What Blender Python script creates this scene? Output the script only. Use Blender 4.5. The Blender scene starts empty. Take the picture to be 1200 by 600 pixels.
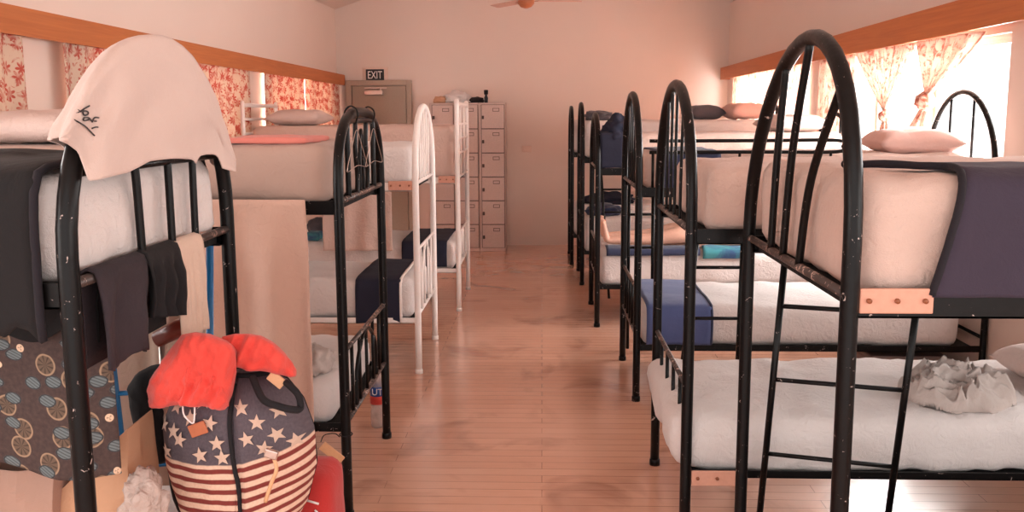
import bpy, bmesh, math, random
from mathutils import Vector, Matrix, noise
random.seed(7)
PI = math.pi
C = bpy.context.scene.collection
V = Vector
# ---------------------------------------------------------------- camera frame
F = 1000.0; H = 1.65; CY = 267.0
Yc = V((35., CY - 134., -F)).normalized()
Xc = V((-Yc[2], 0, Yc[0])).normalized()
Zc = Xc.cross(Yc)
if Zc[1] < 0: Zc = -Zc
def U(px, py, **k):
    "point of the place that the photo shows at px, py on the plane x=, y= or z="
    c = V(((px - 600) / F, (CY - py) / F, -1.0))
    r = V((Xc.dot(c), Yc.dot(c), Zc.dot(c)))
    a, v = list(k.items())[0]
    i = 'xyz'.index(a); o = V((0, 0, H))
    return o + r * ((v - o[i]) / r[i])

# ---------------------------------------------------------------- materials
def lin(c):
    c = c / 255.0
    return c / 12.92 if c <= .04045 else ((c + .055) / 1.055) ** 2.4
def rgb(r, g, b): return (lin(r), lin(g), lin(b), 1)
class NT:
    def __init__(s, name):
        s.m = bpy.data.materials.new(name); s.m.use_nodes = True
        s.t = s.m.node_tree; s.t.nodes.clear()
        s.out = s.n('ShaderNodeOutputMaterial')
    def n(s, typ, ins=None, **k):
        nd = s.t.nodes.new(typ)
        for a, b in k.items(): setattr(nd, a, b)
        for a, b in (ins or {}).items():
            if isinstance(b, bpy.types.NodeSocket): s.t.links.new(b, nd.inputs[a])
            else: nd.inputs[a].default_value = b
        return nd
    def math(s, op, a, b=0.0, c=0.0, clamp=False):
        nd = s.n('ShaderNodeMath', {0: a, 1: b, 2: c}, operation=op); nd.use_clamp = clamp
        return nd.outputs[0]
    def mix(s, f, a, b, blend='MIX'):
        nd = s.n('ShaderNodeMix', {0: f, 6: a, 7: b}, data_type='RGBA', blend_type=blend)
        return nd.outputs[2]
    def coord(s, kind='Object', scale=None):
        c = s.n('ShaderNodeTexCoord').outputs[kind]
        if scale:
            c = s.n('ShaderNodeMapping', {'Vector': c, 'Scale': scale}).outputs[0]
        return c
    def noise(s, vec, scale, detail=3, dist=0.0, rough=.5):
        return s.n('ShaderNodeTexNoise', {'Vector': vec, 'Scale': scale, 'Detail': detail, 'Distortion': dist, 'Roughness': rough}).outputs['Fac']
    def step(s, v, lo, hi):
        return s.n('ShaderNodeMapRange', {0: v, 1: lo, 2: hi, 3: 0.0, 4: 1.0}).outputs[0]
    def bump(s, h, strength=.3, dist=.01):
        return s.n('ShaderNodeBump', {'Height': h, 'Strength': strength, 'Distance': dist}).outputs[0]
    def pbr(s, **k):
        p = s.n('ShaderNodeBsdfPrincipled', {a.replace('_', ' '): b for a, b in k.items()})
        s.t.links.new(p.outputs[0], s.out.inputs[0]); return p

def m_paint(name, col, rough=.3, chip=None, metal=0.0, bumpy=.15, chipamt=.68, spec=.5):
    t = NT(name); c = t.coord()
    n1 = t.noise(c, 60, 4)
    base = t.mix(t.math('MULTIPLY', n1, .5), col, tuple(min(1, x * 1.5 + .004) for x in col[:3]) + (1,))
    if chip:
        n2 = t.noise(c, 38, 5, 1.0, .7)
        base = t.mix(t.step(n2, chipamt, chipamt + .02), base, chip)
    t.pbr(Base_Color=base, Roughness=rough, Metallic=metal, Normal=t.bump(n1, bumpy, .004), Specular_IOR_Level=spec)
    return t.m
def m_cloth(name, col, rough=.92, var=.15, weave=400, bump=.25, col2=None, c2scale=3, sheen=.15):
    t = NT(name); c = t.coord()
    n1 = t.noise(c, 5, 4); n2 = t.noise(c, weave, 2); n3 = t.noise(c, 22, 5, 1.5)
    dark = tuple(x * (1 - var * 1.6) for x in col[:3]) + (1,)
    base = t.mix(n1, col, dark)
    base = t.mix(t.math('MULTIPLY', n2, var), base, dark)
    if col2: base = t.mix(t.step(t.noise(c, c2scale, 3, .5), .42, .62), base, col2)
    hgt = t.math('ADD', t.math('MULTIPLY', n3, .45), t.math('MULTIPLY', n2, .12))
    t.pbr(Base_Color=base, Roughness=rough, Normal=t.bump(hgt, bump, .02), Sheen_Weight=sheen)
    return t.m
M = {}
M['black'] = m_paint('black_enamel', rgb(12, 9, 9), .32, rgb(185, 165, 158), chipamt=.655, spec=.2)
M['black2'] = m_paint('black_enamel_plain', rgb(12, 9, 9), .32, spec=.2)
M['worn'] = m_paint('worn_black_enamel', rgb(62, 50, 47), .35, rgb(190, 160, 148), chipamt=.57)
M['whitemetal'] = m_paint('white_enamel', rgb(240, 226, 218), .3, rgb(150, 110, 90), chipamt=.74)
M['blue'] = m_paint('blue_enamel', rgb(30, 110, 165), .35)
M['plate'] = m_paint('bare_plate', rgb(200, 144, 122), .5, rgb(150, 90, 60), chipamt=.7)
M['screw'] = m_paint('rusty_screw', rgb(135, 75, 45), .5)
M['darkbase'] = m_cloth('bed_base_webbing', rgb(14, 10, 10), bump=.6, sheen=0)
M['sheet'] = m_cloth('white_sheet', rgb(232, 222, 218), var=.06, bump=.9)
M['sheet_peach'] = m_cloth('peach_sheet', rgb(218, 188, 175), var=.08, bump=.9)
M['taupe'] = m_cloth('taupe_sheet', rgb(190, 160, 146), var=.12, bump=.4)
M['towel'] = m_cloth('beige_towel', rgb(216, 178, 160), var=.1, bump=.6)
M['cream'] = m_cloth('cream_cloth', rgb(226, 196, 176), var=.1, bump=.6)
M['navy'] = m_cloth('navy_blanket', rgb(60, 50, 66), var=.2, bump=.3, weave=250, sheen=0)
M['navytrim'] = m_cloth('navy_trim', rgb(30, 24, 32), var=.2, sheen=0)
M['navyblue'] = m_cloth('navy_blue_blanket', rgb(52, 58, 88), var=.2)
M['deepnavy'] = m_cloth('deep_navy_blanket', rgb(34, 36, 56), var=.2, sheen=0)
M['blueblanket'] = m_cloth('blue_blanket', rgb(84, 98, 146), var=.2)
M['blackcloth'] = m_cloth('black_blanket', rgb(22, 17, 19), var=.3, bump=.25, weave=180, sheen=0)
M['charcoal'] = m_cloth('charcoal_towel', rgb(62, 50, 57), var=.45, bump=.3, weave=150, sheen=0)
M['blackshirt'] = m_cloth('black_garment', rgb(24, 19, 22), var=.3, bump=.25, sheen=0)
M['tee'] = m_cloth('white_tee', rgb(212, 188, 178), var=.06, bump=.35, weave=300)
M['ink'] = m_cloth('black_ink', rgb(40, 30, 32), var=.05)
M['pink'] = m_cloth('pink_cloth', rgb(226, 132, 118), var=.1)
M['red'] = m_cloth('red_fleece', rgb(236, 78, 66), var=.12, weave=200, bump=.5)
M['pillow'] = m_cloth('pillow_case', rgb(232, 206, 196), var=.08, bump=.9)
M['pillow_pink'] = m_cloth('rose_pillow_case', rgb(222, 178, 166), var=.08, bump=.4)
M['grey'] = m_cloth('grey_cloth', rgb(98, 92, 98), var=.25, bump=.4)
M['lump'] = m_cloth('grey_crumpled_sheet', rgb(214, 198, 190), var=.2, bump=.6)
M['teal'] = m_cloth('teal_cloth', rgb(70, 150, 160), var=.2, col2=rgb(50, 80, 120), c2scale=9)
M['paper'] = m_cloth('brown_paper', rgb(214, 164, 130), var=.08, weave=30, bump=.3, sheen=0)
M['leather'] = m_paint('tan_leather', rgb(176, 100, 66), .55)
M['tag'] = m_paint('luggage_tag_card', rgb(210, 160, 120), .5)
M['wood'] = m_paint('red_brown_wood', rgb(120, 48, 36), .35)
M['strap'] = m_cloth('black_strap', rgb(26, 22, 26), var=.2, sheen=0)
M['redcase'] = m_cloth('red_case_fabric', rgb(196, 48, 44), var=.2, weave=160)
M['chrome'] = m_paint('steel', rgb(190, 170, 160), .3, metal=.8)
M['beige'] = m_cloth('beige_bag', rgb(190, 150, 132), var=.2)
M['storage'] = m_paint('storage_box_plastic', rgb(150, 128, 122), .5)
M['skin'] = m_paint('skin', rgb(216, 164, 142), .5)
M['hair'] = m_paint('dark_hair', rgb(50, 34, 28), .6)
M['locker'] = m_paint('locker_paint', rgb(196, 172, 162), .45)
M['lockerdark'] = m_paint('locker_gap', rgb(80, 62, 56), .6)
M['door'] = m_paint('door_paint', rgb(156, 138, 122), .5)
M['frame'] = m_paint('door_frame_paint', rgb(168, 148, 132), .5)
M['signblack'] = m_paint('sign_black', rgb(30, 28, 32), .5)
M['signwhite'] = m_paint('sign_white', rgb(240, 226, 220), .5)
M['fanblade'] = m_paint('fan_blade', rgb(214, 172, 156), .4)
M['fanhub'] = m_paint('fan_brass', rgb(176, 106, 70), .35)
M['switch'] = m_paint('switch_plastic', rgb(226, 196, 182), .4)
M['alu'] = m_paint('window_frame_paint', rgb(225, 205, 190), .5)
M['winewhite'] = m_paint('pouch_white', rgb(215, 200, 196), .5)

def mk_wall(name, col):
    t = NT(name); c = t.coord()
    n1 = t.noise(c, 1.3, 3); n2 = t.noise(c, 90, 3)
    d = tuple(x * .93 for x in col[:3]) + (1,)
    t.pbr(Base_Color=t.mix(n1, col, d), Roughness=.75, Normal=t.bump(n2, .12, .004)); return t.m
M['wall'] = mk_wall('wall_paint', rgb(233, 214, 203))
M['ceil'] = mk_wall('ceiling_paint', rgb(232, 210, 198))

def mk_floor():
    t = NT('polished_floorboards'); c = t.coord()
    br = t.n('ShaderNodeTexBrick', {'Vector': c, 'Color1': rgb(234, 180, 152), 'Color2': rgb(224, 168, 140), 'Mortar': rgb(140, 90, 70),
                                  'Scale': 1.0, 'Mortar Size': .0018, 'Mortar Smooth': .3, 'Bias': 0.0, 'Brick Width': 1.9, 'Row Height': .075})
    br.offset = .37
    g = t.noise(t.n('ShaderNodeMapping', {'Vector': c, 'Scale': (2, 28, 1)}).outputs[0], 3, 5, .6)
    w = t.noise(c, 1.1, 5, .4, .6)
    col = t.mix(t.math('MULTIPLY', g, .35), br.outputs[0], rgb(176, 118, 92))
    col = t.mix(t.step(w, .50, .75), col, rgb(226, 176, 152))
    col = t.mix(t.math('MULTIPLY', t.step(t.noise(c, 2.3, 4, .8), .54, .70), .5), col, rgb(138, 80, 58))
    r = t.math('ADD', .10, t.math('MULTIPLY', t.noise(c, 4, 5), .22))
    hgt = t.math('ADD', t.math('MULTIPLY', br.outputs['Fac'], -.5), t.math('MULTIPLY', g, .25))
    t.pbr(Base_Color=col, Roughness=r, Normal=t.bump(hgt, .25, .004), Coat_Weight=1.0, Coat_Roughness=.2)
    return t.m
M['floor'] = mk_floor()
def mk_pelmet():
    t = NT('varnished_timber'); c = t.coord()
    g = t.noise(t.n('ShaderNodeMapping', {'Vector': c, 'Scale': (6, 1, 22)}).outputs[0], 2, 5, .8)
    t.pbr(Base_Color=t.mix(g, rgb(206, 124, 68), rgb(166, 88, 44)), Roughness=.5)
    return t.m
M['pelmet'] = mk_pelmet()
def mk_curtain(name, base, red, trans, thr, alpha=0.0, seed=0.0, fmul=.85, stretch=(1, 1, 1)):
    t = NT(name); c = t.coord('UV')
    c = t.n('ShaderNodeMapping', {'Vector': c, 'Location': (seed, seed * .7, 0)}).outputs[0]
    v = t.n('ShaderNodeTexVoronoi', {'Vector': c, 'Scale': 10.0, 'Randomness': .95}, feature='F1', voronoi_dimensions='2D')
    loc = t.n('ShaderNodeVectorMath', {0: c, 1: v.outputs['Position']}, operation='SUBTRACT').outputs[0]
    sc = t.n('ShaderNodeVectorMath', {0: c, 3: 7.0}, operation='SCALE')
    sub = t.n('ShaderNodeVectorMath', {0: sc.outputs[0], 1: v.outputs['Position']}, operation='SUBTRACT').outputs[0]
    sx = t.n('ShaderNodeSeparateXYZ', {0: v.outputs['Position']})
    sp = t.n('ShaderNodeSeparateXYZ', {0: c})
    # petals: angle about the cell centre
    cx = t.math('SUBTRACT', sp.outputs[0], t.math('DIVIDE', sx.outputs[0], 1.0))
    cy = t.math('SUBTRACT', sp.outputs[1], t.math('DIVIDE', sx.outputs[1], 1.0))
    ang = t.math('ARCTAN2', cy, cx)
    pet = t.math('ABSOLUTE', t.math('SINE', t.math('MULTIPLY', ang, 3.5)))
    rad = t.math('MULTIPLY_ADD', pet, .34, .14)
    fl = t.math('SUBTRACT', rad, v.outputs['Distance'])
    flower = t.step(fl, -.02, .03)
    leaf = t.step(t.noise(t.n('ShaderNodeMapping', {'Vector': c, 'Scale': stretch}).outputs[0], 13, 4, 1.6), thr, thr + .04)
    msk = t.math('MAXIMUM', t.math('MULTIPLY', flower, fmul), t.math('MULTIPLY', leaf, .7), clamp=True)
    msk = t.math('MULTIPLY', msk, t.step(t.noise(c, 14, 3, 1.0), .30, .55))
    col = t.mix(msk, base, red)
    d = t.n('ShaderNodeBsdfDiffuse', {'Color': col})
    tr = t.n('ShaderNodeBsdfTranslucent', {'Color': col})
    mx = t.n('ShaderNodeMixShader', {0: trans, 1: d.outputs[0], 2: tr.outputs[0]})
    if alpha > 0:
        tp = t.n('ShaderNodeBsdfTransparent', {'Color': (1, 1, 1, 1)})
        mx = t.n('ShaderNodeMixShader', {0: t.math('MULTIPLY', t.math('SUBTRACT', 1.0, msk), alpha), 1: mx.outputs[0], 2: tp.outputs[0]})
    t.t.links.new(mx.outputs[0], t.out.inputs[0]); return t.m
M['curtainL'] = mk_curtain('red_floral_curtain', rgb(222, 198, 178), rgb(190, 58, 42), .16, .56)
M['curtainR'] = mk_curtain('sheer_floral_curtain', rgb(232, 208, 192), rgb(184, 80, 58), .36, .52, .12, 2.0, .25, (2.2, .45, 1))
def mk_glass():
    t = NT('window_glass')
    tp = t.n('ShaderNodeBsdfTransparent', {'Color': (1, 1, 1, 1)})
    g = t.n('ShaderNodeBsdfGlossy', {'Roughness': .02})
    mx = t.n('ShaderNodeMixShader', {0: .06, 1: tp.outputs[0], 2: g.outputs[0]})
    t.t.links.new(mx.outputs[0], t.out.inputs[0]); return t.m
M['glass'] = mk_glass()
def mk_plastic(name, col, alpha, rough=.25):
    t = NT(name)
    n = t.noise(t.coord(), 30, 5, 1.5)
    t.pbr(Base_Color=col, Roughness=rough, Alpha=alpha, Normal=t.bump(n, .8, .02)); return t.m
M['plastic'] = mk_plastic('thin_plastic', rgb(225, 205, 195), .65)
M['bottle'] = mk_plastic('clear_bottle', rgb(215, 200, 195), .45, .1)
M['cap'] = m_paint('blue_cap', rgb(40, 80, 150), .4)
def mk_mushroom():
    t = NT('mushroom_print_fabric'); c = t.coord('UV')
    base = t.mix(t.noise(c, 90, 3), rgb(50, 38, 37), rgb(88, 68, 63))
    def layer(base, seed, scale, rmax, ringcol, fill, spokes, keep, asp=1.0):
        m = t.n('ShaderNodeMapping', {'Vector': c, 'Location': (seed, seed * 1.7, 0), 'Scale': (1, asp, 1), 'Rotation': (0, 0, seed)}).outputs[0]
        v = t.n('ShaderNodeTexVoronoi', {'Vector': m, 'Scale': scale, 'Randomness': .75}, feature='F1', voronoi_dimensions='2D')
        rnd = t.n('ShaderNodeSeparateColor', {0: v.outputs['Color']})
        on = t.math('GREATER_THAN', rnd.outputs[0], 1 - keep)
        sm = t.n('ShaderNodeSeparateXYZ', {0: m}); sp = t.n('ShaderNodeSeparateXYZ', {0: v.outputs['Position']})
        cx = t.math('SUBTRACT', sm.outputs[0], sp.outputs[0]); cy = t.math('SUBTRACT', sm.outputs[1], sp.outputs[1])
        ang = t.math('ARCTAN2', cy, cx)
        d = t.math('ADD', v.outputs['Distance'], t.math('MULTIPLY', t.noise(m, scale * 2, 2), .08))
        ins = t.step(d, rmax, rmax - .02)
        ring = t.math('MULTIPLY', ins, t.step(d, rmax - .08, rmax - .05))
        if spokes:
            sk = t.step(t.math('SINE', t.math('MULTIPLY', ang, spokes)), .2, .6)
        else:
            sk = t.step(t.math('SINE', t.math('MULTIPLY', cx, scale * 45)), .1, .5)
        f = t.mix(sk, fill, tuple(x * .5 for x in fill[:3]) + (1,))
        f = t.mix(ring, f, ringcol)
        return t.mix(t.math('MULTIPLY', ins, on), base, f)
    base = layer(base, 1.3, 12, .38, rgb(158, 130, 106), rgb(104, 84, 70), 9, .9)
    base = layer(base, 4.1, 14, .38, rgb(50, 50, 54), rgb(108, 116, 118), 0, .7, 1.5)
    base = layer(base, 7.7, 15, .20, rgb(224, 190, 160), rgb(222, 188, 160), 3, .3)
    t.pbr(Base_Color=base, Roughness=.9); return t.m
M['mushroom'] = mk_mushroom()
def mk_stripes(name, tilt):
    t = NT(name); c = t.coord('UV')
    s = t.n('ShaderNodeSeparateXYZ', {0: c})
    v = t.math('ADD', s.outputs[1], t.math('MULTIPLY', s.outputs[0], tilt))
    v = t.math('ADD', v, t.math('MULTIPLY', t.noise(c, 4, 2), .01))
    f = t.math('FRACT', t.math('MULTIPLY', v, 18.5))
    st = t.math('MULTIPLY', t.step(f, .02, .10), t.step(f, .56, .48))
    k = t.noise(c, 70, 4)
    cr = t.mix(k, rgb(236, 206, 182), rgb(206, 164, 142))
    rd = t.mix(k, rgb(140, 56, 48), rgb(106, 40, 36))
    col = t.mix(st, cr, rd)
    dn = t.mix(k, rgb(106, 94, 100), rgb(68, 60, 68))
    col = t.mix(t.step(v, .585, .592), col, dn)
    t.pbr(Base_Color=col, Roughness=.9, Normal=t.bump(t.noise(c, 200, 2), .3, .004)); return t.m
M['stripes'] = mk_stripes('stars_and_stripes_canvas', 0.0)
M['stripes2'] = mk_stripes('stars_and_stripes_side_canvas', -.22)
M['star'] = m_cloth('cream_star', rgb(216, 184, 164), var=.15)

# ---------------------------------------------------------------- mesh helpers
def link(name, bm, mat, parent=None, smooth=True, loc=None):
    me = bpy.data.meshes.new(name); bm.to_mesh(me); bm.free()
    mats = mat if isinstance(mat, (list, tuple)) else [mat]
    for m in mats: me.materials.append(M[m] if isinstance(m, str) else m)
    if smooth:
        for p in me.polygons: p.use_smooth = True
    o = bpy.data.objects.new(name, me); C.objects.link(o)
    if parent:
        o.parent = parent
    return o
def empty(name, label, cat, loc, group=None):
    o = bpy.data.objects.new(name, None); C.objects.link(o); o.location = loc
    o['label'] = label; o['category'] = cat
    if group: o['group'] = group
    o.empty_display_size = .1
    return o
def tag(o, label, cat, group=None):
    o['label'] = label; o['category'] = cat
    if group: o['group'] = group
    return o
def rebase(root, objs=None):
    "children were built in world space: keep them there under a root that stands at the base"
    inv = Matrix.Translation(-root.location)
    for ch in root.children: ch.matrix_parent_inverse = inv
def struct(o): o['kind'] = 'structure'; return o

def box(bm, a, b, bev=0.0):
    r = bmesh.ops.create_cube(bm, size=1.0)
    vs = r['verts']
    for v in vs:
        for i in range(3): v.co[i] = (a[i] + b[i]) / 2 + v.co[i] * abs(b[i] - a[i])
    if bev > 0:
        es = list({e for v in vs for e in v.link_edges})
        bmesh.ops.bevel(bm, geom=es, offset=bev, segments=2, affect='EDGES', profile=.5)
def boxobj(name, a, b, mat, parent=None, bev=.004):
    bm = bmesh.new(); box(bm, a, b, bev)
    return link(name, bm, mat, parent, smooth=False)
def smooth_path(pts, n=6, closed=False):
    pts = [V(p) for p in pts]; out = []
    m = len(pts)
    rng = range(m if closed else m - 1)
    for i in rng:
        p0 = pts[(i - 1) % m] if (closed or i > 0) else pts[i]
        p1 = pts[i]; p2 = pts[(i + 1) % m]
        p3 = pts[(i + 2) % m] if (closed or i + 2 < m) else p2
        for k in range(n):
            t = k / n
            out.append(.5 * ((2 * p1) + (-p0 + p2) * t + (2 * p0 - 5 * p1 + 4 * p2 - p3) * t * t + (-p0 + 3 * p1 - 3 * p2 + p3) * t ** 3))
    if not closed: out.append(pts[-1])
    return out
def tube(bm, pts, r, seg=10, closed=False, flat=1.0):
    pts = [V(p) for p in pts]; n = len(pts)
    rr = r if isinstance(r, (list, tuple)) else [r] * n
    rings = []; prev = None
    for i, p in enumerate(pts):
        if closed: t = (pts[(i + 1) % n] - pts[i - 1]).normalized()
        elif i == 0: t = (pts[1] - p).normalized()
        elif i == n - 1: t = (p - pts[-2]).normalized()
        else: t = ((pts[i + 1] - p).normalized() + (p - pts[i - 1]).normalized()).normalized()
        if prev is None:
            a = V((1, 0, 0)) if abs(t.x) < .8 else V((0, 1, 0))
            u = (a - t * a.dot(t)).normalized()
        else:
            u = (prev - t * prev.dot(t)).normalized()
        prev = u; w = t.cross(u)
        rings.append([bm.verts.new(p + (u * math.cos(k * 2 * PI / seg) * rr[i] + w * math.sin(k * 2 * PI / seg) * rr[i] * flat)) for k in range(seg)])
    for i in range(n if closed else n - 1):
        A = rings[i]; B = rings[(i + 1) % n]
        for k in range(seg):
            bm.faces.new((A[k], A[(k + 1) % seg], B[(k + 1) % seg], B[k]))
    if not closed:
        bm.faces.new(rings[0][::-1]); bm.faces.new(rings[-1])
def tubeobj(name, pts, r, mat, parent=None, seg=10, closed=False):
    bm = bmesh.new(); tube(bm, pts, r, seg, closed)
    bmesh.ops.recalc_face_normals(bm, faces=bm.faces)
    return link(name, bm, mat, parent)
def cyl(bm, a, b, r, seg=16): tube(bm, [a, b], r, seg)
def lathe(bm, c, prof, seg=24):
    rings = []
    for (r, z) in prof:
        rings.append([bm.verts.new((c[0] + r * math.cos(k * 2 * PI / seg), c[1] + r * math.sin(k * 2 * PI / seg), c[2] + z)) for k in range(seg)])
    for A, B in zip(rings, rings[1:]):
        for k in range(seg): bm.faces.new((A[k], A[(k + 1) % seg], B[(k + 1) % seg], B[k]))
    bm.faces.new(rings[0][::-1]); bm.faces.new(rings[-1])
def fnz(p, s, seed=0.0, oc=3):
    return noise.fractal(V((p[0] * s + seed, p[1] * s - seed, p[2] * s + seed * 2)), 1.0, 2.0, oc)
def softbox(name, a, b, r, mat, parent=None, amp=.006, ns=6, step=.04, seed=0.0, sag=0.0, side=.0):
    "rounded, slightly lumpy block: mattresses, folded bundles"
    bm = bmesh.new()
    dims = [b[i] - a[i] for i in range(3)]
    idx = {}
    n = [max(3, int(d / step)) for d in dims]
    def vert(i, j, k):
        key = (i, j, k)
        if key not in idx:
            p = V([a[q] + dims[q] * (i, j, k)[q] / n[q] for q in range(3)])
            c = V([min(max(p[q], a[q] + r), b[q] - r) for q in range(3)])
            d = p - c
            if d.length > 1e-7: p = c + d.normalized() * r
            nn = d.normalized() if d.length > 1e-7 else V((0, 0, 1))
            f = fnz(p, ns, seed)
            w = 1 - abs(2 * fnz((p[0] * 1.0 + p[2] * .6, p[1] * 1.0, p[2] * .35), ns * .9, seed + 9, 2))
            p = p + nn * (amp * f + side * amp * w)
            if sag: p.z -= sag * (math.sin(PI * (i / n[0])) * math.sin(PI * (j / n[1]))) * (k / n[2])
            idx[key] = bm.verts.new(p)
        return idx[key]
    for ax in range(3):
        o1, o2 = [q for q in range(3) if q != ax]
        for s in (0, n[ax]):
            for i in range(n[o1]):
                for j in range(n[o2]):
                    q = []
                    for di, dj in ((0, 0), (1, 0), (1, 1), (0, 1)):
                        t = [0, 0, 0]; t[ax] = s; t[o1] = i + di; t[o2] = j + dj
                        q.append(vert(*t))
                    bm.faces.new(q)
    bmesh.ops.recalc_face_normals(bm, faces=bm.faces)
    return link(name, bm, mat, parent)
def pillow(name, c, sx, sy, h, mat, rot=0.0, tilt=0.0, seed=0.0, label=None, cat='pillow', group=None, droop=0.0):
    bm = bmesh.new(); n = 22
    G = {}
    for sd in (1, -1):
        for i in range(n + 1):
            for j in range(n + 1):
                u = 2 * i / n - 1; v = 2 * j / n - 1
                edge = i in (0, n) or j in (0, n)
                if sd == -1 and edge: G[(sd, i, j)] = G[(1, i, j)]; continue
                t = ((1 - u ** 4) * (1 - v ** 4)) ** .55
                k = 1 - .10 * (1 - abs(u) ** 2) * (abs(v) ** 3) * 0
                pin = 1 - .07 * (1 - v * v) * 0 - .06 * (u * u) * (1 - v * v)
                x = u * sx / 2 * (1 - .06 * (1 - abs(u)) * 0) * (1 - .07 * (1 - v * v) * 0 + 0)
                y = v * sy / 2 * (1 - .08 * (1 - u * u))
                x *= (1 - .08 * (1 - v * v)) if abs(u) > .8 else 1
                z = sd * t * h / 2 * (1.0 if sd > 0 else .8)
                z += .012 * fnz((x, y, sd), 9, seed) * (t if not edge else .3)
                z -= droop * (u * u + v * v) * .5
                p = V((x, y, z))
                p = Matrix.Rotation(tilt, 3, 'Y') @ p
                p = Matrix.Rotation(rot, 3, 'Z') @ p
                G[(sd, i, j)] = bm.verts.new(p)
    for sd in (1, -1):
        for i in range(n):
            for j in range(n):
                q = [G[(sd, i, j)], G[(sd, i + 1, j)], G[(sd, i + 1, j + 1)], G[(sd, i, j + 1)]]
                if sd < 0: q.reverse()
                bm.faces.new(q)
    bmesh.ops.recalc_face_normals(bm, faces=bm.faces)
    o = link(name, bm, mat); o.location = c
    if label: tag(o, label, cat, group)
    return o
def solid(o, th, off=0.0):
    m = o.modifiers.new('thickness', 'SOLIDIFY'); m.thickness = th; m.offset = off
def grid(name, fn, nu, nv, mat, parent=None, th=.006, uvs=(1, 1), off=0.0):
    "fn(u,v)->point ; u,v in 0..1"
    bm = bmesh.new(); uv = bm.loops.layers.uv.new('UVMap')
    vs = [[bm.verts.new(fn(i / nu, j / nv)) for j in range(nv + 1)] for i in range(nu + 1)]
    for i in range(nu):
        for j in range(nv):
            f = bm.faces.new((vs[i][j], vs[i + 1][j], vs[i + 1][j + 1], vs[i][j + 1]))
            for l, (a, b) in zip(f.loops, ((i, j), (i + 1, j), (i + 1, j + 1), (i, j + 1))):
                l[uv].uv = (a / nu * uvs[0], b / nv * uvs[1])
    o = link(name, bm, mat, parent)
    if th: solid(o, th, off)
    return o
def resample(path, n):
    path = [V(p) for p in path]
    L = [0]
    for a, b in zip(path, path[1:]): L.append(L[-1] + (b - a).length)
    out = []
    for k in range(n + 1):
        s = L[-1] * k / n
        for i in range(len(path) - 1):
            if s <= L[i + 1] or i == len(path) - 2:
                d = L[i + 1] - L[i]; t = 0 if d < 1e-9 else (s - L[i]) / d
                out.append(path[i].lerp(path[i + 1], min(1, t))); break
    return out
def drape(name, x0, x1, prof, mat, label, cat='blanket', group=None, th=.012, amp=.008, seed=0.0, skew=0.0, trim=None, hem=.0, xf=None):
    "a blanket laid across a mattress: profile of (y,z) swept along x"
    pr = resample(smooth_path([(0, p[0], p[1]) for p in prof], 5), 60)
    n = len(pr) - 1; nu = max(8, int(abs(x1 - x0) / .025))
    def fn(u, v):
        k = v * n; i = min(n - 1, int(k)); p = pr[i].lerp(pr[i + 1], k - i)
        x = x0 + (x1 - x0) * u + skew * (v - .5)
        if xf: x += xf(v) * (1 - u)
        q = V((x, p.y, p.z))
        f = fnz(q, 5, seed)
        q.z += amp * f * 1.0; q.y += amp * .8 * fnz(q, 7, seed + 5) * (1 if v < .3 or v > .7 else .2)
        if v < .04: q.z += hem * fnz((x * 6, 0, 0), 2, seed)
        return q
    o = grid(name, fn, nu, 60, mat, None, th, off=0.0)
    tag(o, label, cat, group)
    if trim:
        path = []
        for v in range(0, 61, 2):
            p = fn(0 if trim[1] == 0 else 1, v / 60); path.append(p + V((0, 0, .004)))
        tubeobj('binding', path, .009, trim[0], o, 8)
    return o
def hang(name, p0, p1, length, mat, label=None, cat='cloth', folds=6, amp=.02, th=.005, seed=0.0, nrm=None, lens=None, uvs=None, back=0.0, parent=None, gather=0.0, group=None, rod=.012):
    "cloth hanging from the line p0-p1, optionally folded over it to the other side by back"
    p0 = V(p0); p1 = V(p1); d = (p1 - p0); 
    if nrm is None: nrm = V((d.y, -d.x, 0)).normalized()
    nrm = V(nrm); nu = max(12, int(d.length / .012)); nu = min(nu, 110)
    nb = 8 if back > 0 else 0; nv = 40
    def fn(u, v):
        top = p0.lerp(p1, u)
        L = length if lens is None else lens(u)
        ph = folds * 2 * PI * u + seed
        if back > 0:
            vb = .22
            if v < vb:      # behind, and over the top
                s = 1 - v / vb
                ang = s * PI
                if s > .4:
                    q = top - nrm * rod + V((0, 0, -(s - .4) / .6 * back))
                else:
                    a2 = PI * (s / .4)
                    q = top + nrm * rod * math.cos(a2) + V((0, 0, rod * math.sin(a2)))
                return q
            s = (v - vb) / (1 - vb)
        else: s = v
        k = min(1, s * 3)
        uu = u
        off = amp * k * math.sin(ph + 1.2 * s + .6 * noise.noise(V((u * 4, s * 2, seed)))) + amp * .6 * k * noise.noise(V((u * 9, s * 3, seed + 3)))
        mid = p0.lerp(p1, .5)
        q = top.lerp(mid, gather * s) + nrm * (rod if back > 0 else 0) + nrm * off + V((0, 0, -L * s))
        return q
    uvs = uvs or (d.length, length)
    o = grid(name, fn, nu, nv, mat, parent, th, uvs)
    if label: tag(o, label, cat, group)
    return o
def text_mesh(txt, size, depth, mat, name, parent=None, mtx=None):
    cu = bpy.data.curves.new(name, 'FONT'); cu.body = txt; cu.size = size; cu.extrude = depth
    cu.align_x = 'CENTER'; cu.align_y = 'CENTER'
    to = bpy.data.objects.new(name, cu); C.objects.link(to)
    dg = bpy.context.evaluated_depsgraph_get()
    me = bpy.data.meshes.new_from_object(to.evaluated_get(dg))
    bpy.data.objects.remove(to); bpy.data.curves.remove(cu)
    me.materials.clear(); me.materials.append(M[mat])
    if mtx: me.transform(mtx)
    o = bpy.data.objects.new(name, me); C.objects.link(o)
    if parent: o.parent = parent
    return o

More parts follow.
